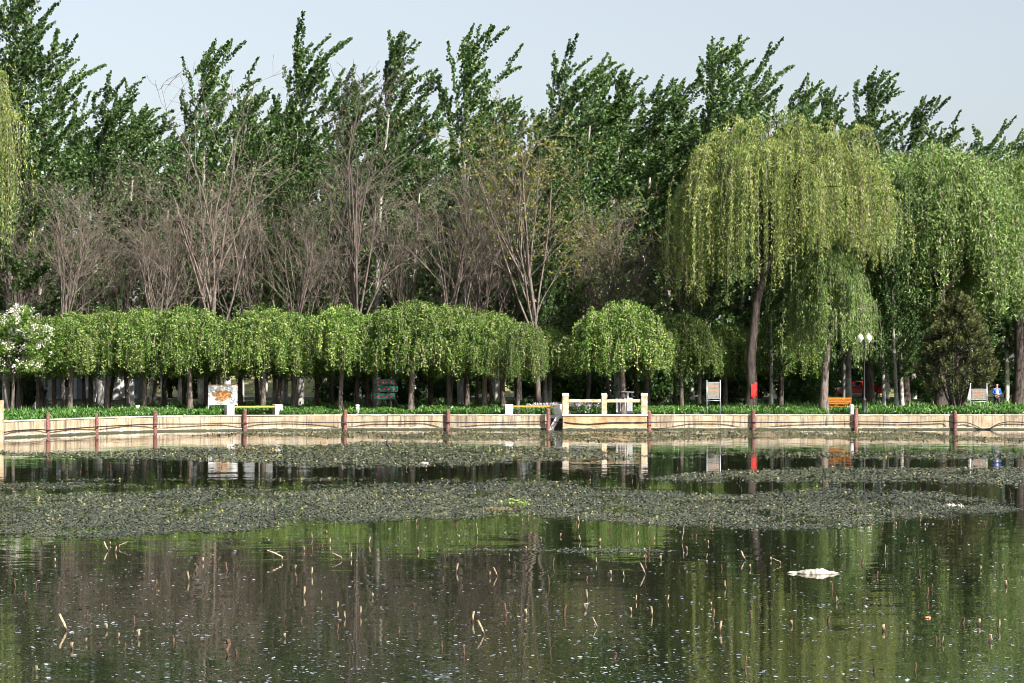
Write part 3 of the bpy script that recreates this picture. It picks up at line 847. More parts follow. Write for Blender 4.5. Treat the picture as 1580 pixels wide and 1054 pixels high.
# platform, notch with steps
plat = empty('viewing_platform', (gx(933, 145.9), 145.9, 0))
tag(plat, 'ochre concrete platform block jutting from the wall below the railing', 'platform')
hw = (gx(998, 145.9) - gx(868, 145.9)) / 2
ac = Acc(); ac.box(-hw, hw, -.25, 1.2, -.5, .86)
bevel(obj('block', ac.mesh('block', M['platform']), plat), .03)
ac = Acc(); ac.box(-hw - .05, hw + .05, -.31, 1.25, .865, .96)
bevel(obj('top_slab', ac.mesh('top_slab', M['white_concrete']), plat), .02)
ac = Acc(); ac.box(-hw - .02, hw + .02, -.36, -.253, -.5, .14)
bevel(obj('footing', ac.mesh('footing', M['wall_foot']), plat), .03)
st = empty('stone_steps', ((NOTCH[0] + NOTCH[1]) / 2, 146.4, 0))
tag(st, 'dark narrow steps down to the water through a gap in the wall', 'steps')
w2 = (NOTCH[1] - NOTCH[0]) / 2 - .01
for k in range(4):
    ac = Acc(); ac.box(-w2, w2, .12 + k * .24, .12 + k * .24 + .235, -.5, .02 + k * .22)
    bevel(obj('step', ac.mesh('step', M['stone']), st), .012)
ac = Acc()
ac.add([(-w2 - .3, -.10, -.3), (-w2 + .02, -.10, -.3), (w2 - .05, -.10, .93), (w2 - .35, -.10, .93), (-w2 - .3, .1, -.3), (-w2 + .02, .1, -.3), (w2 - .05, .1, .93), (w2 - .35, .1, .93)],
       [(0, 1, 2, 3), (4, 7, 6, 5), (0, 4, 5, 1), (1, 5, 6, 2), (2, 6, 7, 3), (3, 7, 4, 0)])
bevel(obj('ramp_slab', ac.mesh('ramp_slab', M['white_concrete']), st), .015)

# red posts along the wall
def post_mesh(seed, h):
    rg_ = np.random.default_rng(seed); ac = Acc()
    zs = np.array([-.5, 0, .3, .6, h - .03, h])
    P = np.stack([rg_.normal(size=6) * .012, rg_.normal(size=6) * .012, zs], 1)
    ac.tube(P, [.125, .13, .125, .12, .125, .105], 11, cap=True)
    return ac.mesh('red_post', M['red_post'], False)
pm = [post_mesh(k, h) for k, h in enumerate((1.22, 1.30, 1.16))]
for k, (px, d) in enumerate([(5, 127.6), (75, 131.8), (150, 137), (240, 141.8), (378, 144.6), (533, 146.4), (691, 146.6), (846, 146.2), (1001, 146.2), (1162, 146.6), (1320, 146.4), (1473, 146.4)]):
    o = obj('red_post', pm[k % 3], None, (gx(px, d), d - .20, 0), (0, 0, k * 1.3))
    o.scale = (.85, .85, 1) if d < 140 else (1, 1, 1)
    tag(o, 'weathered red post standing against the pond wall, %s from the left' % ORD[k], 'post', 'red posts along the pond wall')
# cable
ac = Acc(); pts = []
cp = [(-60, .40), (5, .30), (20, .38), (60, .40), (75, .32), (110, .36), (150, .40), (200, .44), (240, .46), (310, .42), (345, .47), (378, .44), (400, .49), (445, .52), (480, .46), (533, .44), (570, .48), (615, .50),
      (660, .52), (691, .46), (740, .43), (800, .48), (850, .50), (870, .47), (905, .34), (940, .46), (1000, .47), (1060, .50), (1120, .49), (1162, .45), (1230, .46), (1300, .50), (1345, .49), (1390, .44), (1440, .50),
      (1460, .55), (1473, .46), (1490, .48), (1503, .3), (1515, .04), (1528, .08), (1540, .38), (1555, .50), (1580, .46), (1640, .44), (1800, .45)]
for (px, z) in cp:
    d = np.interp(px, [p for p, _ in WPX], [q for _, q in WPX])
    near = min(abs(px - q) for q, _ in [(5, 0), (75, 0), (150, 0), (240, 0), (378, 0), (533, 0), (691, 0), (1162, 0), (1320, 0), (1473, 0)])
    off = .42 if near < 3 else .17
    if 862 < px < 1003: off = .80 if px < 990 else .82
    pts.append((gx(px, d - off), d - off, z))
pts = np.array(pts); t = np.linspace(0, 1, len(pts)); tf = np.linspace(0, 1, len(pts) * 6)
sm = np.stack([np.interp(tf, t, pts[:, k]) for k in range(3)], 1)
for _ in range(3): sm[1:-1] = (sm[:-2] + 2 * sm[1:-1] + sm[2:]) / 4
ac.tube(sm, np.full(len(sm), .033), 6)
tag(obj('cable', ac.mesh('cable', M['cable'], True)), 'sagging black cable slung along the pond wall', 'cable')

# ------------------------------------------------------------------ things on the bank
def part(parent, name, mat, boxes, bev=.01, loc=(0, 0, 0), rot=(0, 0, 0)):
    ac = Acc()
    for b in boxes: ac.box(*b)
    o = obj(name, ac.mesh(name, mat), parent, loc, rot)
    if bev: bevel(o, bev)
    return o
def tpart(parent, name, mat, tubes, sides=8, smooth=True):
    ac = Acc()
    for (P, R) in tubes: ac.tube(P, R, sides, cap=True)
    return obj(name, ac.mesh(name, mat, smooth), parent)

# concrete benches
def concrete_bench(px, D, L, rz, label, endw=.48):
    e = empty('concrete_bench', (gx(px, D), D, .94), rz)
    tag(e, label, 'bench', 'concrete benches on the wall')
    for s in (-1, 1):
        part(e, 'end_block', M['white_concrete'], [(s * L / 2 - endw / 2, s * L / 2 + endw / 2, -.38, .38, -.02, .62)], .025)
    for k in range(4):
        part(e, 'seat_slat', M['orange_slat'], [(-L / 2 + endw / 2 + .004, L / 2 - endw / 2 - .004, -.34 + k * .18, -.34 + k * .18 + .155, .44, .54)], .012)
concrete_bench(391, 146.0, 3.05, math.radians(20), 'white concrete bench with orange slats in front of the map board')
concrete_bench(823, 147.1, 3.05, math.radians(2), 'white concrete bench with orange slats left of the railing')

# railing
e = empty('railing', (gx(933, 146.05), 146.05, .955))
tag(e, 'cream three-post concrete railing on the ochre platform', 'railing')
for px in (872.5, 932, 994):
    x = gx(px, 146.05) - gx(933, 146.05)
    w_ = .155 if px < 990 and px > 900 else .19
    p = part(e, 'post', M['cream_post'], [(x - w_, x + w_, -w_, w_, 0, 1.10)], .015)
    part(p, 'cap', M['white_concrete'], [(x - w_ - .015, x + w_ + .015, -w_ - .015, w_ + .015, 1.104, 1.31)], .03)
xs_ = [gx(p, 146.05) - gx(933, 146.05) for p in (872.5, 932, 994)]
for (u, v) in ((xs_[0] + .20, xs_[1] - .165), (xs_[1] + .165, xs_[2] - .20)):
    part(e, 'rail', M['cream_post'], [(u, v, -.10, .10, .74, .93)], .015)

# litter bin
e = empty('litter_bin', (gx(963.5, 149), 149, .93))
tag(e, 'grey steel twin litter bin with flat roof behind the railing', 'bin')
part(e, 'body', M['steel'], [(-.30, .10, -.2, .2, .16, 1.02)], .02)
part(e, 'body', M['steel'], [(.14, .50, -.2, .2, .16, 1.02)], .02)
part(e, 'side_panel', M['steel'], [(-.55, -.42, -.2, .2, .1, 1.0)], .015)
part(e, 'base', M['bin_dark'], [(-.55, .52, -.18, .18, .03, .15)], .01)
part(e, 'inner_liner', M['bin_dark'], [(-.41, -.305, -.16, .16, .155, .95), (.102, .138, -.16, .16, .155, 1.3)], .004)
part(e, 'roof_post', M['steel'], [(.16, .28, -.05, .05, 1.025, 1.36)], .01)
part(e, 'roof', M['steel'], [(-.30, .52, -.30, .30, 1.365, 1.42)], .02, rot=(0, math.radians(2), 0))

# bollards
def bollard(px, D, h, label):
    ac = Acc(); ac.lathe([(.001, 0), (.125, 0), (.12, h - .12), (.135, h - .10), (.135, h - .02), (.10, h), (.001, h + .005)], 14)
    tag(obj('bollard', ac.mesh('bollard', M['bollard'], False), None, (gx(px, D), D, .92)), label, 'bollard', 'small pale bollards on the bank')
bollard(212, 144.5, .62, 'pale bollard behind the wall left of the map board')
bollard(551.5, 147.6, .62, 'pale bollard behind the wall left of the green sign')
bollard(1314, 147.6, .62, 'pale bollard behind the wall beside the lamp post')

# map board
e = empty('map_board', (gx(344, 149), 149, gz(149)), math.radians(4))
tag(e, 'white map board with orange-brown map on two legs', 'board')
part(e, 'panel', M['map_print'], [(-.86, .86, -.02, .02, -.58, .60)], 0, loc=(0, 0, 1.20))
part(e, 'top_rail', M['rust_trim'], [(-.92, .92, -.035, .035, 1.803, 1.86)], .008)
part(e, 'bottom_rail', M['white_paint'], [(-.92, .92, -.035, .035, .56, .617)], .008)
for s in (-1, 1):
    part(e, 'leg', M['white_paint'] if s < 0 else M['rust_trim'], [(s * .905 - .035, s * .905 + .035, -.034, .034, 0, 1.80)], .006)

# green plank sign with red characters
def glyph(ac, cx, cz, s, y, rr, m=0):
    """character-like cluster of brush strokes"""
    h = s * .5; t = s * .10
    for q in range(rr.choice((2, 3))):
        z = cz + h * (-.8 + 1.6 * (q + rr.random() * .6) / 3); L = h * rr.uniform(.6, 1.0)
        ac.box(cx - L, cx + L, y - .006 - .0012 * q, y, z - t, z + t, m)
    for q in range(rr.choice((1, 2))):
        x = cx + h * rr.uniform(-.6, .6); L = h * rr.uniform(.7, 1.0)
        ac.box(x - t, x + t, y - .0115 - .0012 * q, y, cz - L, cz + L, m)
rr = random.Random(12)
D = 149.2
e = empty('plank_sign', (gx(595, D), D, gz(D)), math.radians(-3))
tag(e, 'dark green three-plank sign with red characters', 'sign')
for x in (-.62, .30):
    tpart(e, 'leg', M['bark_dark'], [([(x, .10, 0), (x, .10, 2.35)], [.075, .07])])
for k, (x0, x1, z0, z1) in enumerate([(-.72, .55, 1.86, 2.20), (-.68, .78, 1.40, 1.76), (-.74, .58, .92, 1.30)]):
    p = part(e, 'plank', M['sign_green'], [(x0, x1, -.03, .03, z0, z1)], .01)
    for j in range(4):
        ac = Acc(); glyph(ac, x0 + (x1 - x0) * (.2 + .21 * j), (z0 + z1) / 2, .17, -.031, rr)
        obj('character', ac.mesh('character', M['sign_red']), p)

def notice(px, D, w_, z0, z1, zt_, label, rz=0, faded=False):
    e = empty('notice_board', (gx(px, D), D, gz(D)), rz)
    tag(e, label, 'sign', 'framed notice boards on the bank')
    for s in (-1, 1):
        tpart(e, 'leg', M['steel'], [([(s * w_ / 2, 0, 0), (s * w_ / 2, 0, zt_)], [.035, .035])])
    tpart(e, 'crossbar', M['steel'], [([(-w_ / 2 + .04, 0, z0 - .16), (w_ / 2 - .04, 0, z0 - .16)], [.025, .025])])
    p = part(e, 'panel', M['sign_grey'], [(-w_ / 2 + .06, w_ / 2 - .06, -.02, .02, z0, z1)], .006)
    part(e, 'frame', M['steel'], [(-w_ / 2 + .036, w_ / 2 - .036, -.03, .03, z1 + .003, z1 + .04), (-w_ / 2 + .036, w_ / 2 - .036, -.03, .03, z0 - .04, z0 - .003)], .005)
    for r_, (cnt, sz_) in enumerate([(5, .115), (5, .115), (2, .10)]):
        z = z1 - (z1 - z0) * (.22 + .29 * r_)
        for j in range(cnt):
            ac = Acc(); x = (-w_ / 2 + .13) + (w_ - .26) * ((j + .5) / 5 if cnt == 5 else (j + 3.5) / 5)
            glyph(ac, x, z, sz_, -.021, rr)
            obj('character', ac.mesh('character', M['sign_orange']), p)
notice(1101, 148.2, .84, 1.02, 1.98, 2.14, 'grey framed notice with orange lettering on steel legs, left of the leaning willow')
notice(1510, 148.3, 1.02, .95, 1.55, 1.95, 'framed notice with orange lettering right of the dark conifer', math.radians(-4))

# park bench (orange slats, black iron)
D = 151
e = empty('park_bench', (gx(1291, D), D, gz(D)), math.radians(-14), 1.0)
tag(e, 'orange slatted park bench with black iron arms behind the small willow', 'bench')
for k in range(4):
    part(e, 'seat_slat', M['orange_wood'], [(-.92, .92, -.05 - .11 * k, .04 - .11 * k, .44, .475)], .006)
for k in range(4):
    part(e, 'back_slat', M['orange_wood'], [(-.92, .92, .09 + .035 * k, .12 + .035 * k, .58 + .115 * k, .665 + .115 * k)], .006)
for s in (-1, 1):
    x = s * .80
    tpart(e, 'side_frame', M['black_iron'], [([(x, -.46, 0), (x, -.40, .30), (x, -.34, .43), (x, .06, .43), (x, .15, .52), (x, .245, .98)], [.03] * 6), ([(x, .25, 0), (x, .12, .25), (x, .05, .43)], [.03] * 3)])
    a = np.linspace(0, PI, 9)
    tpart(e, 'armrest', M['black_iron'], [(np.stack([np.full(9, x + s * .02), -.16 + .30 * np.cos(a), .45 + .24 * np.sin(a)], 1), [.026] * 9)])

# lamp post
D = 147.7
e = empty('lamp_post', (gx(1333.5, D), D, gz(D)))
tag(e, 'black lamp post with two white globe lamps', 'lamp post')
ac = Acc(); ac.lathe([(.16, 0), (.16, .06), (.13, .10), (.125, .85), (.14, .88), (.14, .95), (.075, 1.0), (.06, 1.1), (.048, 4.55), (.07, 4.58), (.07, 4.64), (.02, 4.72), (.001, 4.73)], 12)
obj('pole', ac.mesh('pole', M['black_iron'], True), e)
for s in (-1, 1):
    tpart(e, 'arm', M['black_iron'], [([(0, 0, 4.25), (s * .14, 0, 4.28), (s * .25, 0, 4.42), (s * .26, 0, 4.52)], [.025] * 4)])
    ac = Acc(); a = np.linspace(.28, PI - .05, 12)
    ac.lathe([(.08, 4.50), (.10, 4.56)] + [(.225 * math.sin(q), 4.78 - .235 * math.cos(q)) for q in np.linspace(.5, PI - .35, 10)] + [(.06, 5.02), (.06, 5.07), (.001, 5.10)], 14, c=(s * .26, 0, 0))
    obj('globe', ac.mesh('globe', M['globe'], True), e)

# post at the left edge
e = part(None, 'railing_post', M['cream_post'], [(-.18, .18, -.18, .18, -.4, 2.05)], .02, loc=(gx(-.5, 126.6), 126.6, 0))
tag(e, 'cream concrete railing post cut by the left edge', 'post')

# ------------------------------------------------------------------ building, cars behind the trunks
D = 199
e = empty('low_building', (gx(118, D), D, gz(D)))
tag(e, 'low grey and white building glimpsed between the trunks at left', 'building')
part(e, 'wall', M['building_grey'], [(-5.2, 5.2, 0, 5, 0, 3.3)], 0)
part(e, 'roof', M['roof'], [(-5.5, 5.5, -.4, 5.3, 3.31, 3.55)], .02)
for k, x in enumerate((-4.3, -2.9, -1.5, -.1)):
    part(e, 'pilaster', M['building_white'] if k == 3 else M['building_grey'], [(x - .12, x + .12, -.10, -.003, 0, 3.29)], .01)
for x in (-3.6, -2.2, -.8):
    p = part(e, 'window', M['dark_glass'], [(x - .42, x + .42, -.04, -.003, 1.0, 2.6)], 0)
    part(p, 'frame', M['building_white'], [(x - .50, x - .424, -.07, -.004, .92, 2.68), (x + .424, x + .50, -.07, -.004, .92, 2.68), (x - .422, x + .422, -.068, -.004, 2.603, 2.68), (x - .422, x + .422, -.068, -.004, .92, .997)], .004)
for x in (1.3, 2.9, 4.3):
    part(e, 'white_panel', M['building_white'], [(x - .62, x + .62, -.08, -.003, .12, 3.0)], .01)
part(e, 'door', M['dark_glass'], [(1.98, 2.22, -.06, -.003, 0, 2.4)], 0)

def car(px, D, mat, rz, label):
    e = empty('parked_car', (gx(px, D), D, gz(D)), rz)
    tag(e, label, 'car', 'cars behind the grove')
    prof = [(-1.95, .35), (-2.0, .62), (-1.85, .88), (-1.0, .98), (-.45, 1.40), (.75, 1.43), (1.45, 1.02), (1.9, .92), (1.98, .6), (1.92, .35)]
    n = len(prof); V = []
    for y in (-.80, -.70, .70, .80):
        ins = 1 if abs(y) < .75 else .97
        V += [(x * ins, y, .35 + (z - .35) * ins) for x, z in prof]
    ac = Acc(); Q = []
    for r_ in range(3):
        for k in range(n):
            k2 = (k + 1) % n; Q.append((r_ * n + k, r_ * n + k2, (r_ + 1) * n + k2, (r_ + 1) * n + k))
    ac.add(V, Q)
    for y0 in (0, 3 * n):   # side faces as quad strips
        ac.add([V[y0 + k] for k in range(n)], [(0, 1, 8, 9), (1, 2, 7, 8), (2, 3, 6, 7), (3, 4, 5, 6)])
    obj('body', ac.mesh('body', M[mat], False), e)
    for s in (-1, 1):
        ac = Acc(); y = s * .80
        ac.add([(-.85, y, .98), (-.42, y, 1.33), (.1, y, 1.34), (.1, y, .98)], [(0, 1, 2, 3)]); ac.add([(.16, y, .98), (.16, y, 1.34), (.70, y, 1.34), (1.2, y, 1.0)], [(0, 1, 2, 3)])
        V2 = ac.mesh('window', M['dark_glass']); obj('window', V2, e, (0, s * .006, 0))
        for x in (-1.25, 1.2):
            ac = Acc(); ac.tube([(x, s * .62, .33), (x, s * .82, .33)], [.33, .33], 16, cap=True); w_ = obj('wheel', ac.mesh('wheel', M['rubber']), e)
            ac = Acc(); ac.tube([(x, s * .823, .33), (x, s * .835, .33)], [.19, .17], 12, cap=True); obj('rim', ac.mesh('rim', M['steel']), w_)
    for s in (-1, 1):
        part(e, 'headlight', M['white_paint'], [(-2.0, -1.93, s * .55 - .12, s * .55 + .12, .68, .82)], .02)
car(1325, 209, 'car_red', .1, 'red car glimpsed between trunks behind the orange bench')
car(1474, 209, 'car_white', -.1, 'white car glimpsed behind the stems of the dark conifer')

# ------------------------------------------------------------------ person
def skin_mesh(name, verts, edges, mat, parent, sub=2, root_i=0):
    me = bpy.data.meshes.new(name)
    me.from_pydata([v[:3] for v in verts], edges, [])
    o = obj(name, me, parent)
    sk = o.modifiers.new('skin', 'SKIN'); sk.use_smooth_shade = True
    for k, v in enumerate(verts):
        sv = me.skin_vertices[0].data[k]
        r = v[3]; sv.radius = (r, r) if not isinstance(r, tuple) else r
        sv.use_root = (k == root_i)
    ss = o.modifiers.new('sub', 'SUBSURF'); ss.levels = sub; ss.render_levels = sub
    me.materials.append(mat)
    return o
D = 160
e = empty('person', (gx(1538, D), D, gz(D)), math.radians(10), 1.06)
tag(e, 'person in a blue jacket and white top walking under the trees at right', 'person')
bv = [(0, 0, .95, (.15, .11)), (0, 0, 1.12, (.13, .10)), (0, 0, 1.36, (.17, .11)), (0, 0, 1.48, .055), (0, -.01, 1.56, .075), (0, -.02, 1.64, .092), (0, -.01, 1.72, .06)]
be = [(0, 1), (1, 2), (2, 3), (3, 4), (4, 5), (5, 6)]
def chain(start, pts, V_=bv, E_=be):
    i = start
    for p in pts:
        V_.append(p); E_.append((i, len(V_) - 1)); i = len(V_) - 1
    return i
for s in (-1, 1):
    h = chain(2, [(s * .19, 0, 1.40, .062), (s * .25, .02, 1.14, .045), (s * .12, -.22, 1.08, .034), (s * .07, -.27, 1.09, (.04, .02))])
    for f in range(4):
        chain(h, [(s * (.05 - .0), -.29, 1.125 - .022 * f, .010), (s * .015, -.31, 1.12 - .022 * f, .008)])
    chain(h, [(s * .075, -.29, 1.14, .011), (s * .05, -.31, 1.165, .009)])
    k = .13 * s
    chain(0, [(s * .10, 0, .86, .095), (s * .10, -.04 - k, .50, .062), (s * .10, .03 - k * 1.1, .10, .042), (s * .10, -.12 - k * 1.1, .04, .040)])
skin_mesh('body', bv, be, M['skin'], e, 2)
jv = [(0, .02, .92, (.17, .14)), (0, .02, 1.12, (.165, .135)), (0, .015, 1.36, (.20, .135)), (0, .01, 1.46, .08)]; je = [(0, 1), (1, 2), (2, 3)]
for s in (-1, 1):
    chain(2, [(s * .21, 0, 1.39, .085), (s * .27, .02, 1.13, .066), (s * .14, -.20, 1.08, .055)], jv, je)
skin_mesh('jacket', jv, je, M['blue_jacket'], e, 2)
sv_ = [(0, -.085, 1.0, (.10, .05)), (0, -.095, 1.2, (.10, .05)), (0, -.085, 1.40, (.07, .045))]
skin_mesh('shirt', sv_, [(0, 1), (1, 2)], M['white_shirt'], e, 1)
tv = [(0, 0, .94, (.165, .125))]; te = []
for s in (-1, 1):
    k = .13 * s
    chain(0, [(s * .10, 0, .85, .105), (s * .10, -.04 - k, .50, .078), (s * .10, .03 - k * 1.1, .12, .065)], tv, te)
skin_mesh('trousers', tv, te, M['dark_trousers'], e, 2)
hv = [(0, .02, 1.70, .095), (0, .05, 1.62, .085), (0, .05, 1.55, .06)]
skin_mesh('hair', hv, [(0, 1), (1, 2)], M['hair'], e, 1)
for s in (-1, 1):
    ac = Acc(); ac.lathe([(.001, -.012), (.012, 0), (.001, .012)], 6, c=(s * .032, -.108, 1.655)); obj('eye', ac.mesh('eye', M['hair']), e)
    skin_mesh('shoe', [(s * .10, .06 - .143 * s, .05, .05), (s * .10, -.14 - .143 * s, .04, .045)], [(0, 1)], M['bin_dark'], e, 1)

# ------------------------------------------------------------------ water birds
def bird(px, py, rz, mat, label, sc=1.0):
    Y = wY(py)
    e = empty('water_bird', (gx(px, Y), Y, 0), rz, sc)
    tag(e, label, 'bird', 'birds on the pond')
    skin_mesh('body', [(0, 0, .07, (.085, .075)), (.12, 0, .08, .06), (.21, 0, .11, .02), (-.11, 0, .08, .06), (-.15, 0, .16, .032), (-.165, 0, .22, .028), (-.19, 0, .255, .042)],
              [(0, 1), (1, 2), (0, 3), (3, 4), (4, 5), (5, 6)], M[mat], e, 2)
    ac = Acc(); ac.tube([(-.22, 0, .255), (-.27, 0, .245)], [.018, .006], 6, cap=True); obj('beak', ac.mesh('beak', M['beak']), e)
bird(600, 689, .9, 'coot', 'small black water bird floating near the far wall', 1.1)
bird(500, 689, PI * .05, 'brown_feather', 'small brown water bird beside the weed mat', 1.0)

# ------------------------------------------------------------------ floating weed mats (world regions found from photo rows)
rng = np.random.default_rng(5)
def polymask(px, py, X, Y):
    """density 0..1 of floating weed at a water point, from the outlines of the mats"""
    e1 = (fbm(X * .16, Y * .07) - .5); e2 = (fbm(X * .9 + 40, Y * .35) - .5)
    def band(top, bot, soft):
        wob = e1 * soft * 3.2 + e2 * soft * 1.2
        tp_ = np.interp(px, *zip(*top)); bt = np.interp(px, *zip(*bot))
        d = np.minimum(py - tp_, bt - py) + wob
        return np.clip(d / soft + .35, 0, 1)
    m1 = band([(-100, 700), (250, 676), (330, 669), (420, 666), (1200, 664), (1400, 665), (1500, 672), (1700, 680)], [(-100, 690), (250, 674), (330, 672), (520, 676), (700, 680), (1000, 681), (1250, 678), (1450, 681), (1700, 684)], 2.0)
    m2 = band([(-100, 700), (100, 699), (200, 694), (330, 691), (540, 685), (700, 684), (850, 692), (1060, 706)], [(-100, 696), (100, 704), (200, 710), (330, 715), (540, 719), (700, 719), (850, 711), (1060, 706)], 4.0)
    m3 = band([(-100, 772), (150, 769), (300, 764), (480, 755), (700, 744), (830, 744), (1000, 752), (1250, 758), (1450, 764), (1620, 790)], [(-100, 832), (150, 830), (300, 822), (430, 812), (560, 802), (700, 796), (820, 790), (1000, 806), (1250, 812), (1400, 806), (1500, 800), (1620, 785)], 9.0)
    m4 = band([(980, 742), (1050, 732), (1200, 725), (1400, 723), (1600, 722), (1700, 720)], [(980, 738), (1050, 742), (1200, 744), (1400, 742), (1600, 744), (1700, 748)], 4.0)
    s1 = band([(640, 852), (780, 848), (1000, 848), (1100, 856)], [(640, 846), (780, 852), (1000, 853), (1100, 850)], 3.0) * .5
    s2 = band([(1050, 705), (1100, 699), (1420, 698), (1580, 700)], [(1050, 700), (1100, 703), (1420, 705), (1580, 706)], 2.5) * .55
    s3 = band([(-60, 742), (0, 748), (120, 746), (240, 752)], [(-60, 752), (0, 755), (120, 753), (240, 749)], 2.5) * .5
    return np.maximum.reduce([m1, m2, m3, m4, s1, s2, s3])
def scatter(n, y0, y1):
    py = rng.uniform(y0, y1, n)
    Y = F * CH / (py - HY); px = rng.uniform(-60, 1640, n); X = (px - CX) / F * Y
    return px, py, X, Y
ac = Acc()
px, py, X, Y = scatter(1050000, 663, 860)
dn = polymask(px, py, X, Y)
hole = fbm(X * 1.1 + 9, Y * .45 + 4)
keep = (rng.random(len(px)) < dn * np.clip((hole - .29) * 4.5, .08, 1)) & (Y < np.interp(X, WX, WYs) - .5)
X, Y = X[keep], Y[keep]; n = len(X)
th = rng.random(n) * 2 * PI; tl = np.abs(rng.normal(size=n)) * .11
U = unit(np.stack([np.cos(th), np.sin(th), tl * rng.choice([-1, 1], n)], 1))
Wd = unit(np.cross(np.tile([0, 0, 1.0], (n, 1)), U) + np.stack([np.zeros(n), np.zeros(n), rng.normal(size=n) * .11], 1))
s = (.016 + .026 * rng.random(n)) * np.clip(Y / 60, .8, 1.7)
Z = .010 + .012 * rng.random(n)
tall = rng.random(n) < .05
Z[tall] += .03; U[tall] = unit(U[tall] + [0, 0, .9])
v = np.clip(rng.random(n) * .86 + (fbm(X * .35 + 3, Y * .12) - .5) * .5 + np.clip((Y - 82) / 120, 0, .14), 0, .86); yl = rng.random(n) < .07; v[yl] = .9 + .1 * rng.random(yl.sum())
ac.leaves(np.stack([X, Y, Z], 1), U, Wd, s, s * .75, v)
tag(obj('floating_weed', ac.mesh('floating_weed', M['weed_leaf'])), 'mats of small floating water weed across the pond', 'water weed', kind='stuff')
ac = Acc()
px, py, X, Y = scatter(13500, 690, 1075)
k2 = rng.random(len(px)) < np.clip(fbm(X * .5, Y * .3) * 2.2 - .55, .05, 1)
X, Y = X[k2], Y[k2]; n = len(X)
th = rng.random(n) * 2 * PI
U = unit(np.stack([np.cos(th), np.sin(th), rng.normal(size=n) * .14], 1)); Wd = unit(np.cross(np.tile([0, 0, 1.0], (n, 1)), U) + np.stack([np.zeros(n), np.zeros(n), rng.normal(size=n) * .14], 1))
s = .014 + .026 * rng.random(n) ** 2
ac.leaves(np.stack([X, Y, np.full(n, .012)], 1), U, Wd, s, s * .8, rng.random(n))
tag(obj('floating_flecks', ac.mesh('floating_flecks', M['fleck_leaf'])), 'scattered pale leaf flecks floating on the open water', 'leaf flecks', kind='stuff')

# ------------------------------------------------------------------ broken lotus stems
def stem_mesh(kind, seed, mat):
    rg_ = np.random.default_rng(seed); ac = Acc()
    if kind == 'stub': P = [(0, 0, -.2), (0, 0, 0), (.01, 0, .08), (.015, 0, .15)]; R = [.022, .022, .024, .026]
    elif kind == 'short': P = [(0, 0, -.2), (0, 0, 0), (.02, 0, .12), (.03, 0, .24)]; R = [.018, .018, .019, .021]
    elif kind == 'lean': P = [(.04, 0, -.2), (0, 0, 0), (-.06, 0, .16), (-.12, 0, .32)]; R = [.020, .021, .022, .022]
    elif kind == 'bent': P = [(.02, 0, -.2), (0, 0, 0), (.005, 0, .10), (-.012, 0, .125), (-.14, 0, .20), (-.25, 0, .27)]; R = [.017, .017, .017, .016, .016, .016]
    else: P = [(0, 0, -.2), (0, 0, 0), (.02, 0, .3), (.05, 0, .62)]; R = [.012, .012, .011, .009]
    P = np.array(P) + rg_.normal(size=(len(P), 3)) * .006
    ac.tube(P, R, 7, cap=True)
    return ac.mesh('stem', M[mat], False)
SM = {(k, m): [stem_mesh(k, 10 * j + i, m) for j in range(3)] for i, k in enumerate(('stub', 'short', 'lean', 'bent', 'tall')) for m in ('stem', 'stem_dark')}
def stem(px, py, kind, dark=False, flip=1, sc=1.0, label=None, rz=None):
    Y = wY(py)
    o = obj('lotus_stem', SM[(kind, 'stem_dark' if dark else 'stem')][rs.randrange(3)], None, (gx(px, Y), Y, 0), (0, 0, (rs.uniform(-.5, .5) + (PI if flip < 0 else 0)) if rz is None else rz))
    o.scale = (sc * 1.05, sc * 1.05, sc * .80)
    tag(o, label or ('short broken dry lotus stem poking out of the pond' if not dark else 'dark rotted lotus stub poking out of the pond'), 'lotus stem',
        'broken lotus stems in the pond' if not dark else 'dark lotus stubs in the pond')
rs = random.Random(8)
named = [(104, 973, 'lean', 0, 1, 1.0, 'longest straw-coloured stem leaning left in the near left water'), (434, 866, 'bent', 0, 1, 1.1, 'folded arrow-shaped stem left of centre'),
         (167, 850, 'lean', 0, 1, .8, 'left of the clustered leaning stems by the weed edge at left'), (178, 852, 'short', 0, 1, .7, 'upright stem in the clustered group by the weed edge at left'), (184, 846, 'bent', 0, -1, .7, 'bent stem in the clustered group by the weed edge at left'),
         (292, 897, 'short', 0, -1, 1.0, 'upright straw stem below the left weed edge'), (748, 979, 'lean', 0, 1, .85, 'straw stem leaning left in the near centre water'), (768, 889, 'lean', 0, 1, .7, 'straw stem leaning left at mid water centre'),
         (704, 883, 'short', 0, 1, .9, 'slim upright straw stem at mid water centre'), (737, 826, 'tall', 0, -1, .6, 'tall slim stem at the green reflection'), (996, 886, 'lean', 0, 1, .85, 'straw stem leaning left, left of the floating plastic'),
         (922, 968, 'lean', 0, 1, .6, 'stout straw stem leaning left in the near water right of centre'), (1150, 864, 'lean', 0, 1, .75, 'straw stem leaning left above the floating plastic'), (1365, 858, 'tall', 0, 1, .5, 'thin reddish stem right of the floating plastic'),
         (1204, 871, 'bent', 0, 1, .6, 'small bent stem at the left end of the floating plastic'), (1096, 792, 'tall', 1, 1, .95, 'tall thin reddish stem standing in the right weed mat'), (1560, 776, 'tall', 1, -1, .9, 'tall thin stem near the right edge'),
         (1053, 836, 'tall', 0, 1, .8, 'tall pale stem at the edge of the right weed mat'), (526, 864, 'bent', 0, 1, .7, 'small folded stem left of centre'), (541, 862, 'short', 0, 1, .7, 'short upright stem left of centre'),
         (569, 840, 'short', 0, 1, .9, 'slim stem by the weed edge at centre'), (350, 1003, 'stub', 1, 1, 1.3, 'thick dark rotted stub in the near left water'), (468, 920, 'short', 0, 1, .9, 'pale stem standing in mid water left'), (212, 985, 'stub', 0, 1, 1.0, 'pale upright stub in the near left water')]
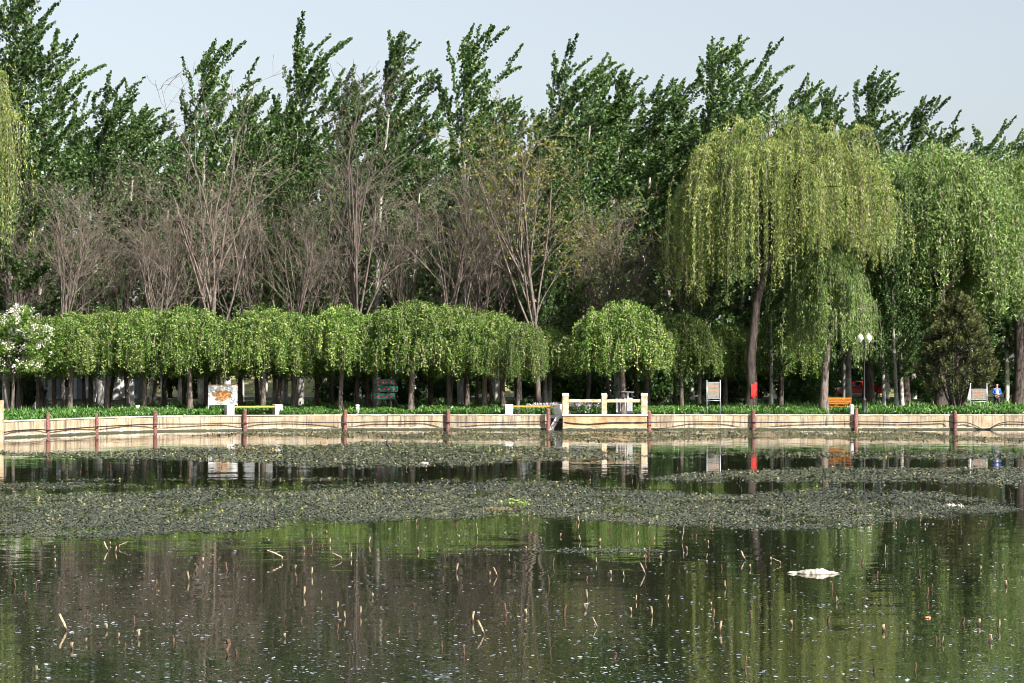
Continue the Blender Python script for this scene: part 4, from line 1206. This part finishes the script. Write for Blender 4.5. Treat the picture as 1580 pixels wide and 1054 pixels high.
for (px, py, k, dk, fl, sc, lab) in named:
    stem(px, py, k, bool(dk), fl, sc * .9, lab if len(lab.split()) >= 4 else None, rz=(0 if fl > 0 else PI))
exact = [(24, 905), (56, 903), (84, 848), (84, 868), (132, 992), (112, 1002), (165, 972), (182, 985), (240, 905), (268, 990), (302, 880), (312, 868), (330, 866), (350, 880), (365, 1010), (438, 958), (440, 985), (455, 880), (457, 896),
         (470, 850), (480, 888), (495, 918), (497, 842), (508, 840), (520, 940), (533, 955), (540, 850), (520, 975), (642, 808), (646, 852), (574, 922), (555, 950), (717, 1010), (716, 822), (704, 812), (781, 948), (780, 950), (812, 950), (728, 960),
         (755, 890), (795, 875), (785, 860), (811, 848), (853, 872), (848, 902), (870, 950), (905, 895), (921, 870), (907, 925), (903, 940), (943, 888), (963, 890), (974, 945), (1030, 928), (1007, 950), (1000, 855), (995, 852), (1020, 865), (925, 838),
         (952, 840), (1158, 878), (1190, 865), (1222, 965), (1160, 955), (1110, 975), (1285, 910), (1290, 930), (1278, 960), (1330, 870), (1353, 890), (1364, 974), (1420, 892), (1430, 922), (1437, 910), (1486, 962), (1510, 965), (1540, 972), (1553, 905), (1548, 880),
         (1527, 990), (1512, 880), (1100, 955), (1098, 935), (1120, 908), (1090, 862), (1060, 850)]
for k, (px, py) in enumerate(exact):
    dk = rs.random() < .5
    stem(px, py, 'stub' if rs.random() < .55 else 'short', dk, rs.choice((1, -1)), rs.uniform(.5, .85))
for k in range(185):
    px = rs.uniform(-20, 1600); py = 715 + 135 * rs.random() ** .9 if k < 140 else rs.uniform(850, 1045)
    if fbm(px * .012 + 3, py * .03) < .47: px = rs.uniform(780, 1500); py = 725 + 110 * rs.random()
    stem(px, py, rs.choice(('stub', 'stub', 'stub', 'short')), rs.random() < .7, rs.choice((1, -1)), rs.uniform(.35, .7))

# ------------------------------------------------------------------ floating litter
def lump(name, px, py, L, w_, h, label, mat, seed, cat, rz=0):
    Y = wY(py); r = np.random.default_rng(seed); ac = Acc()
    n, m = 34, 14
    V = []
    for i in range(n):
        t = i / (n - 1); x = (t - .5) * L
        prof = math.sin(PI * min(1, t * 1.02)) ** .6 * (.25 + 1.0 * fbm(t * 6 + seed, 1.3, 3)) + .02
        for j in range(m):
            a = 2 * PI * j / m
            q = 1 + 1.1 * (fbm(t * 14 + seed, j * .8 + seed, 3) - .5) + .15 * (r.random() - .5)
            V.append((x, math.cos(a) * w_ * prof * q, max(-.03, math.sin(a) * h * prof * q + .01)))
    ac.add(V, [(i * m + j, i * m + (j + 1) % m, (i + 1) * m + (j + 1) % m, (i + 1) * m + j) for i in range(n - 1) for j in range(m)])
    o = obj(name, ac.mesh(name, M[mat], True), None, (gx(px, Y), Y, 0), (0, 0, rz))
    ss = o.modifiers.new('sub', 'SUBSURF'); ss.levels = 1; ss.render_levels = 1
    tag(o, label, cat)
lump('plastic_bag', 1255, 885, .92, .16, .085, 'crumpled cream plastic bag floating on the right water', 'plastic', 4, 'litter', -.12)
lump('foam_piece', 655, 716, .42, .12, .09, 'white foam piece at the edge of the centre weed mat', 'plastic', 6, 'litter')
lump('foam_piece', 1467, 782, .34, .12, .10, 'left of two cream scraps on the right weed mat', 'plastic', 7, 'litter')
lump('foam_piece', 1482, 782, .26, .12, .08, 'right of two cream scraps on the right weed mat', 'plastic', 8, 'litter')
lump('dead_leaf', 1432, 954, .11, .045, .025, 'orange dead leaf floating in the near right water', 'sign_orange', 9, 'leaf', .6)
lump('floating_stick', 770, 785, .75, .025, .03, 'brown floating stick lying on the centre weed mat', 'orange_slat', 10, 'stick', .05)
lump('stone', 1196, 662, .7, .3, .18, 'dark stone at the foot of the pond wall', 'stone', 11, 'stone')
rng = np.random.default_rng(15)
for (px, py, lab) in [(783, 783, 'bright green leafy sprout left on the centre weed mat'), (806, 783, 'bright green leafy sprout right on the centre weed mat')]:
    Y = wY(py); ac = Acc(); n = 40
    P = rng.normal(size=(n, 3)) * [.10, .07, .06] + [0, 0, .12]; P[:, 2] = np.abs(P[:, 2]); U = unit(rdir(rng, n) + [0, 0, .6])
    ac.leaves(P, U, cross_axes(rng, U), np.full(n, .05), np.full(n, .025), .6 + .4 * rng.random(n))
    e = empty('water_plant', (gx(px, Y), Y, 0)); tag(e, lab, 'water plant')
    obj('foliage', ac.mesh('foliage', M['elm_leaf']), e)
    tpart(e, 'stem', M['cover_leaf'], [([(0, 0, -.1), (.01, 0, .2)], [.012, .006])])
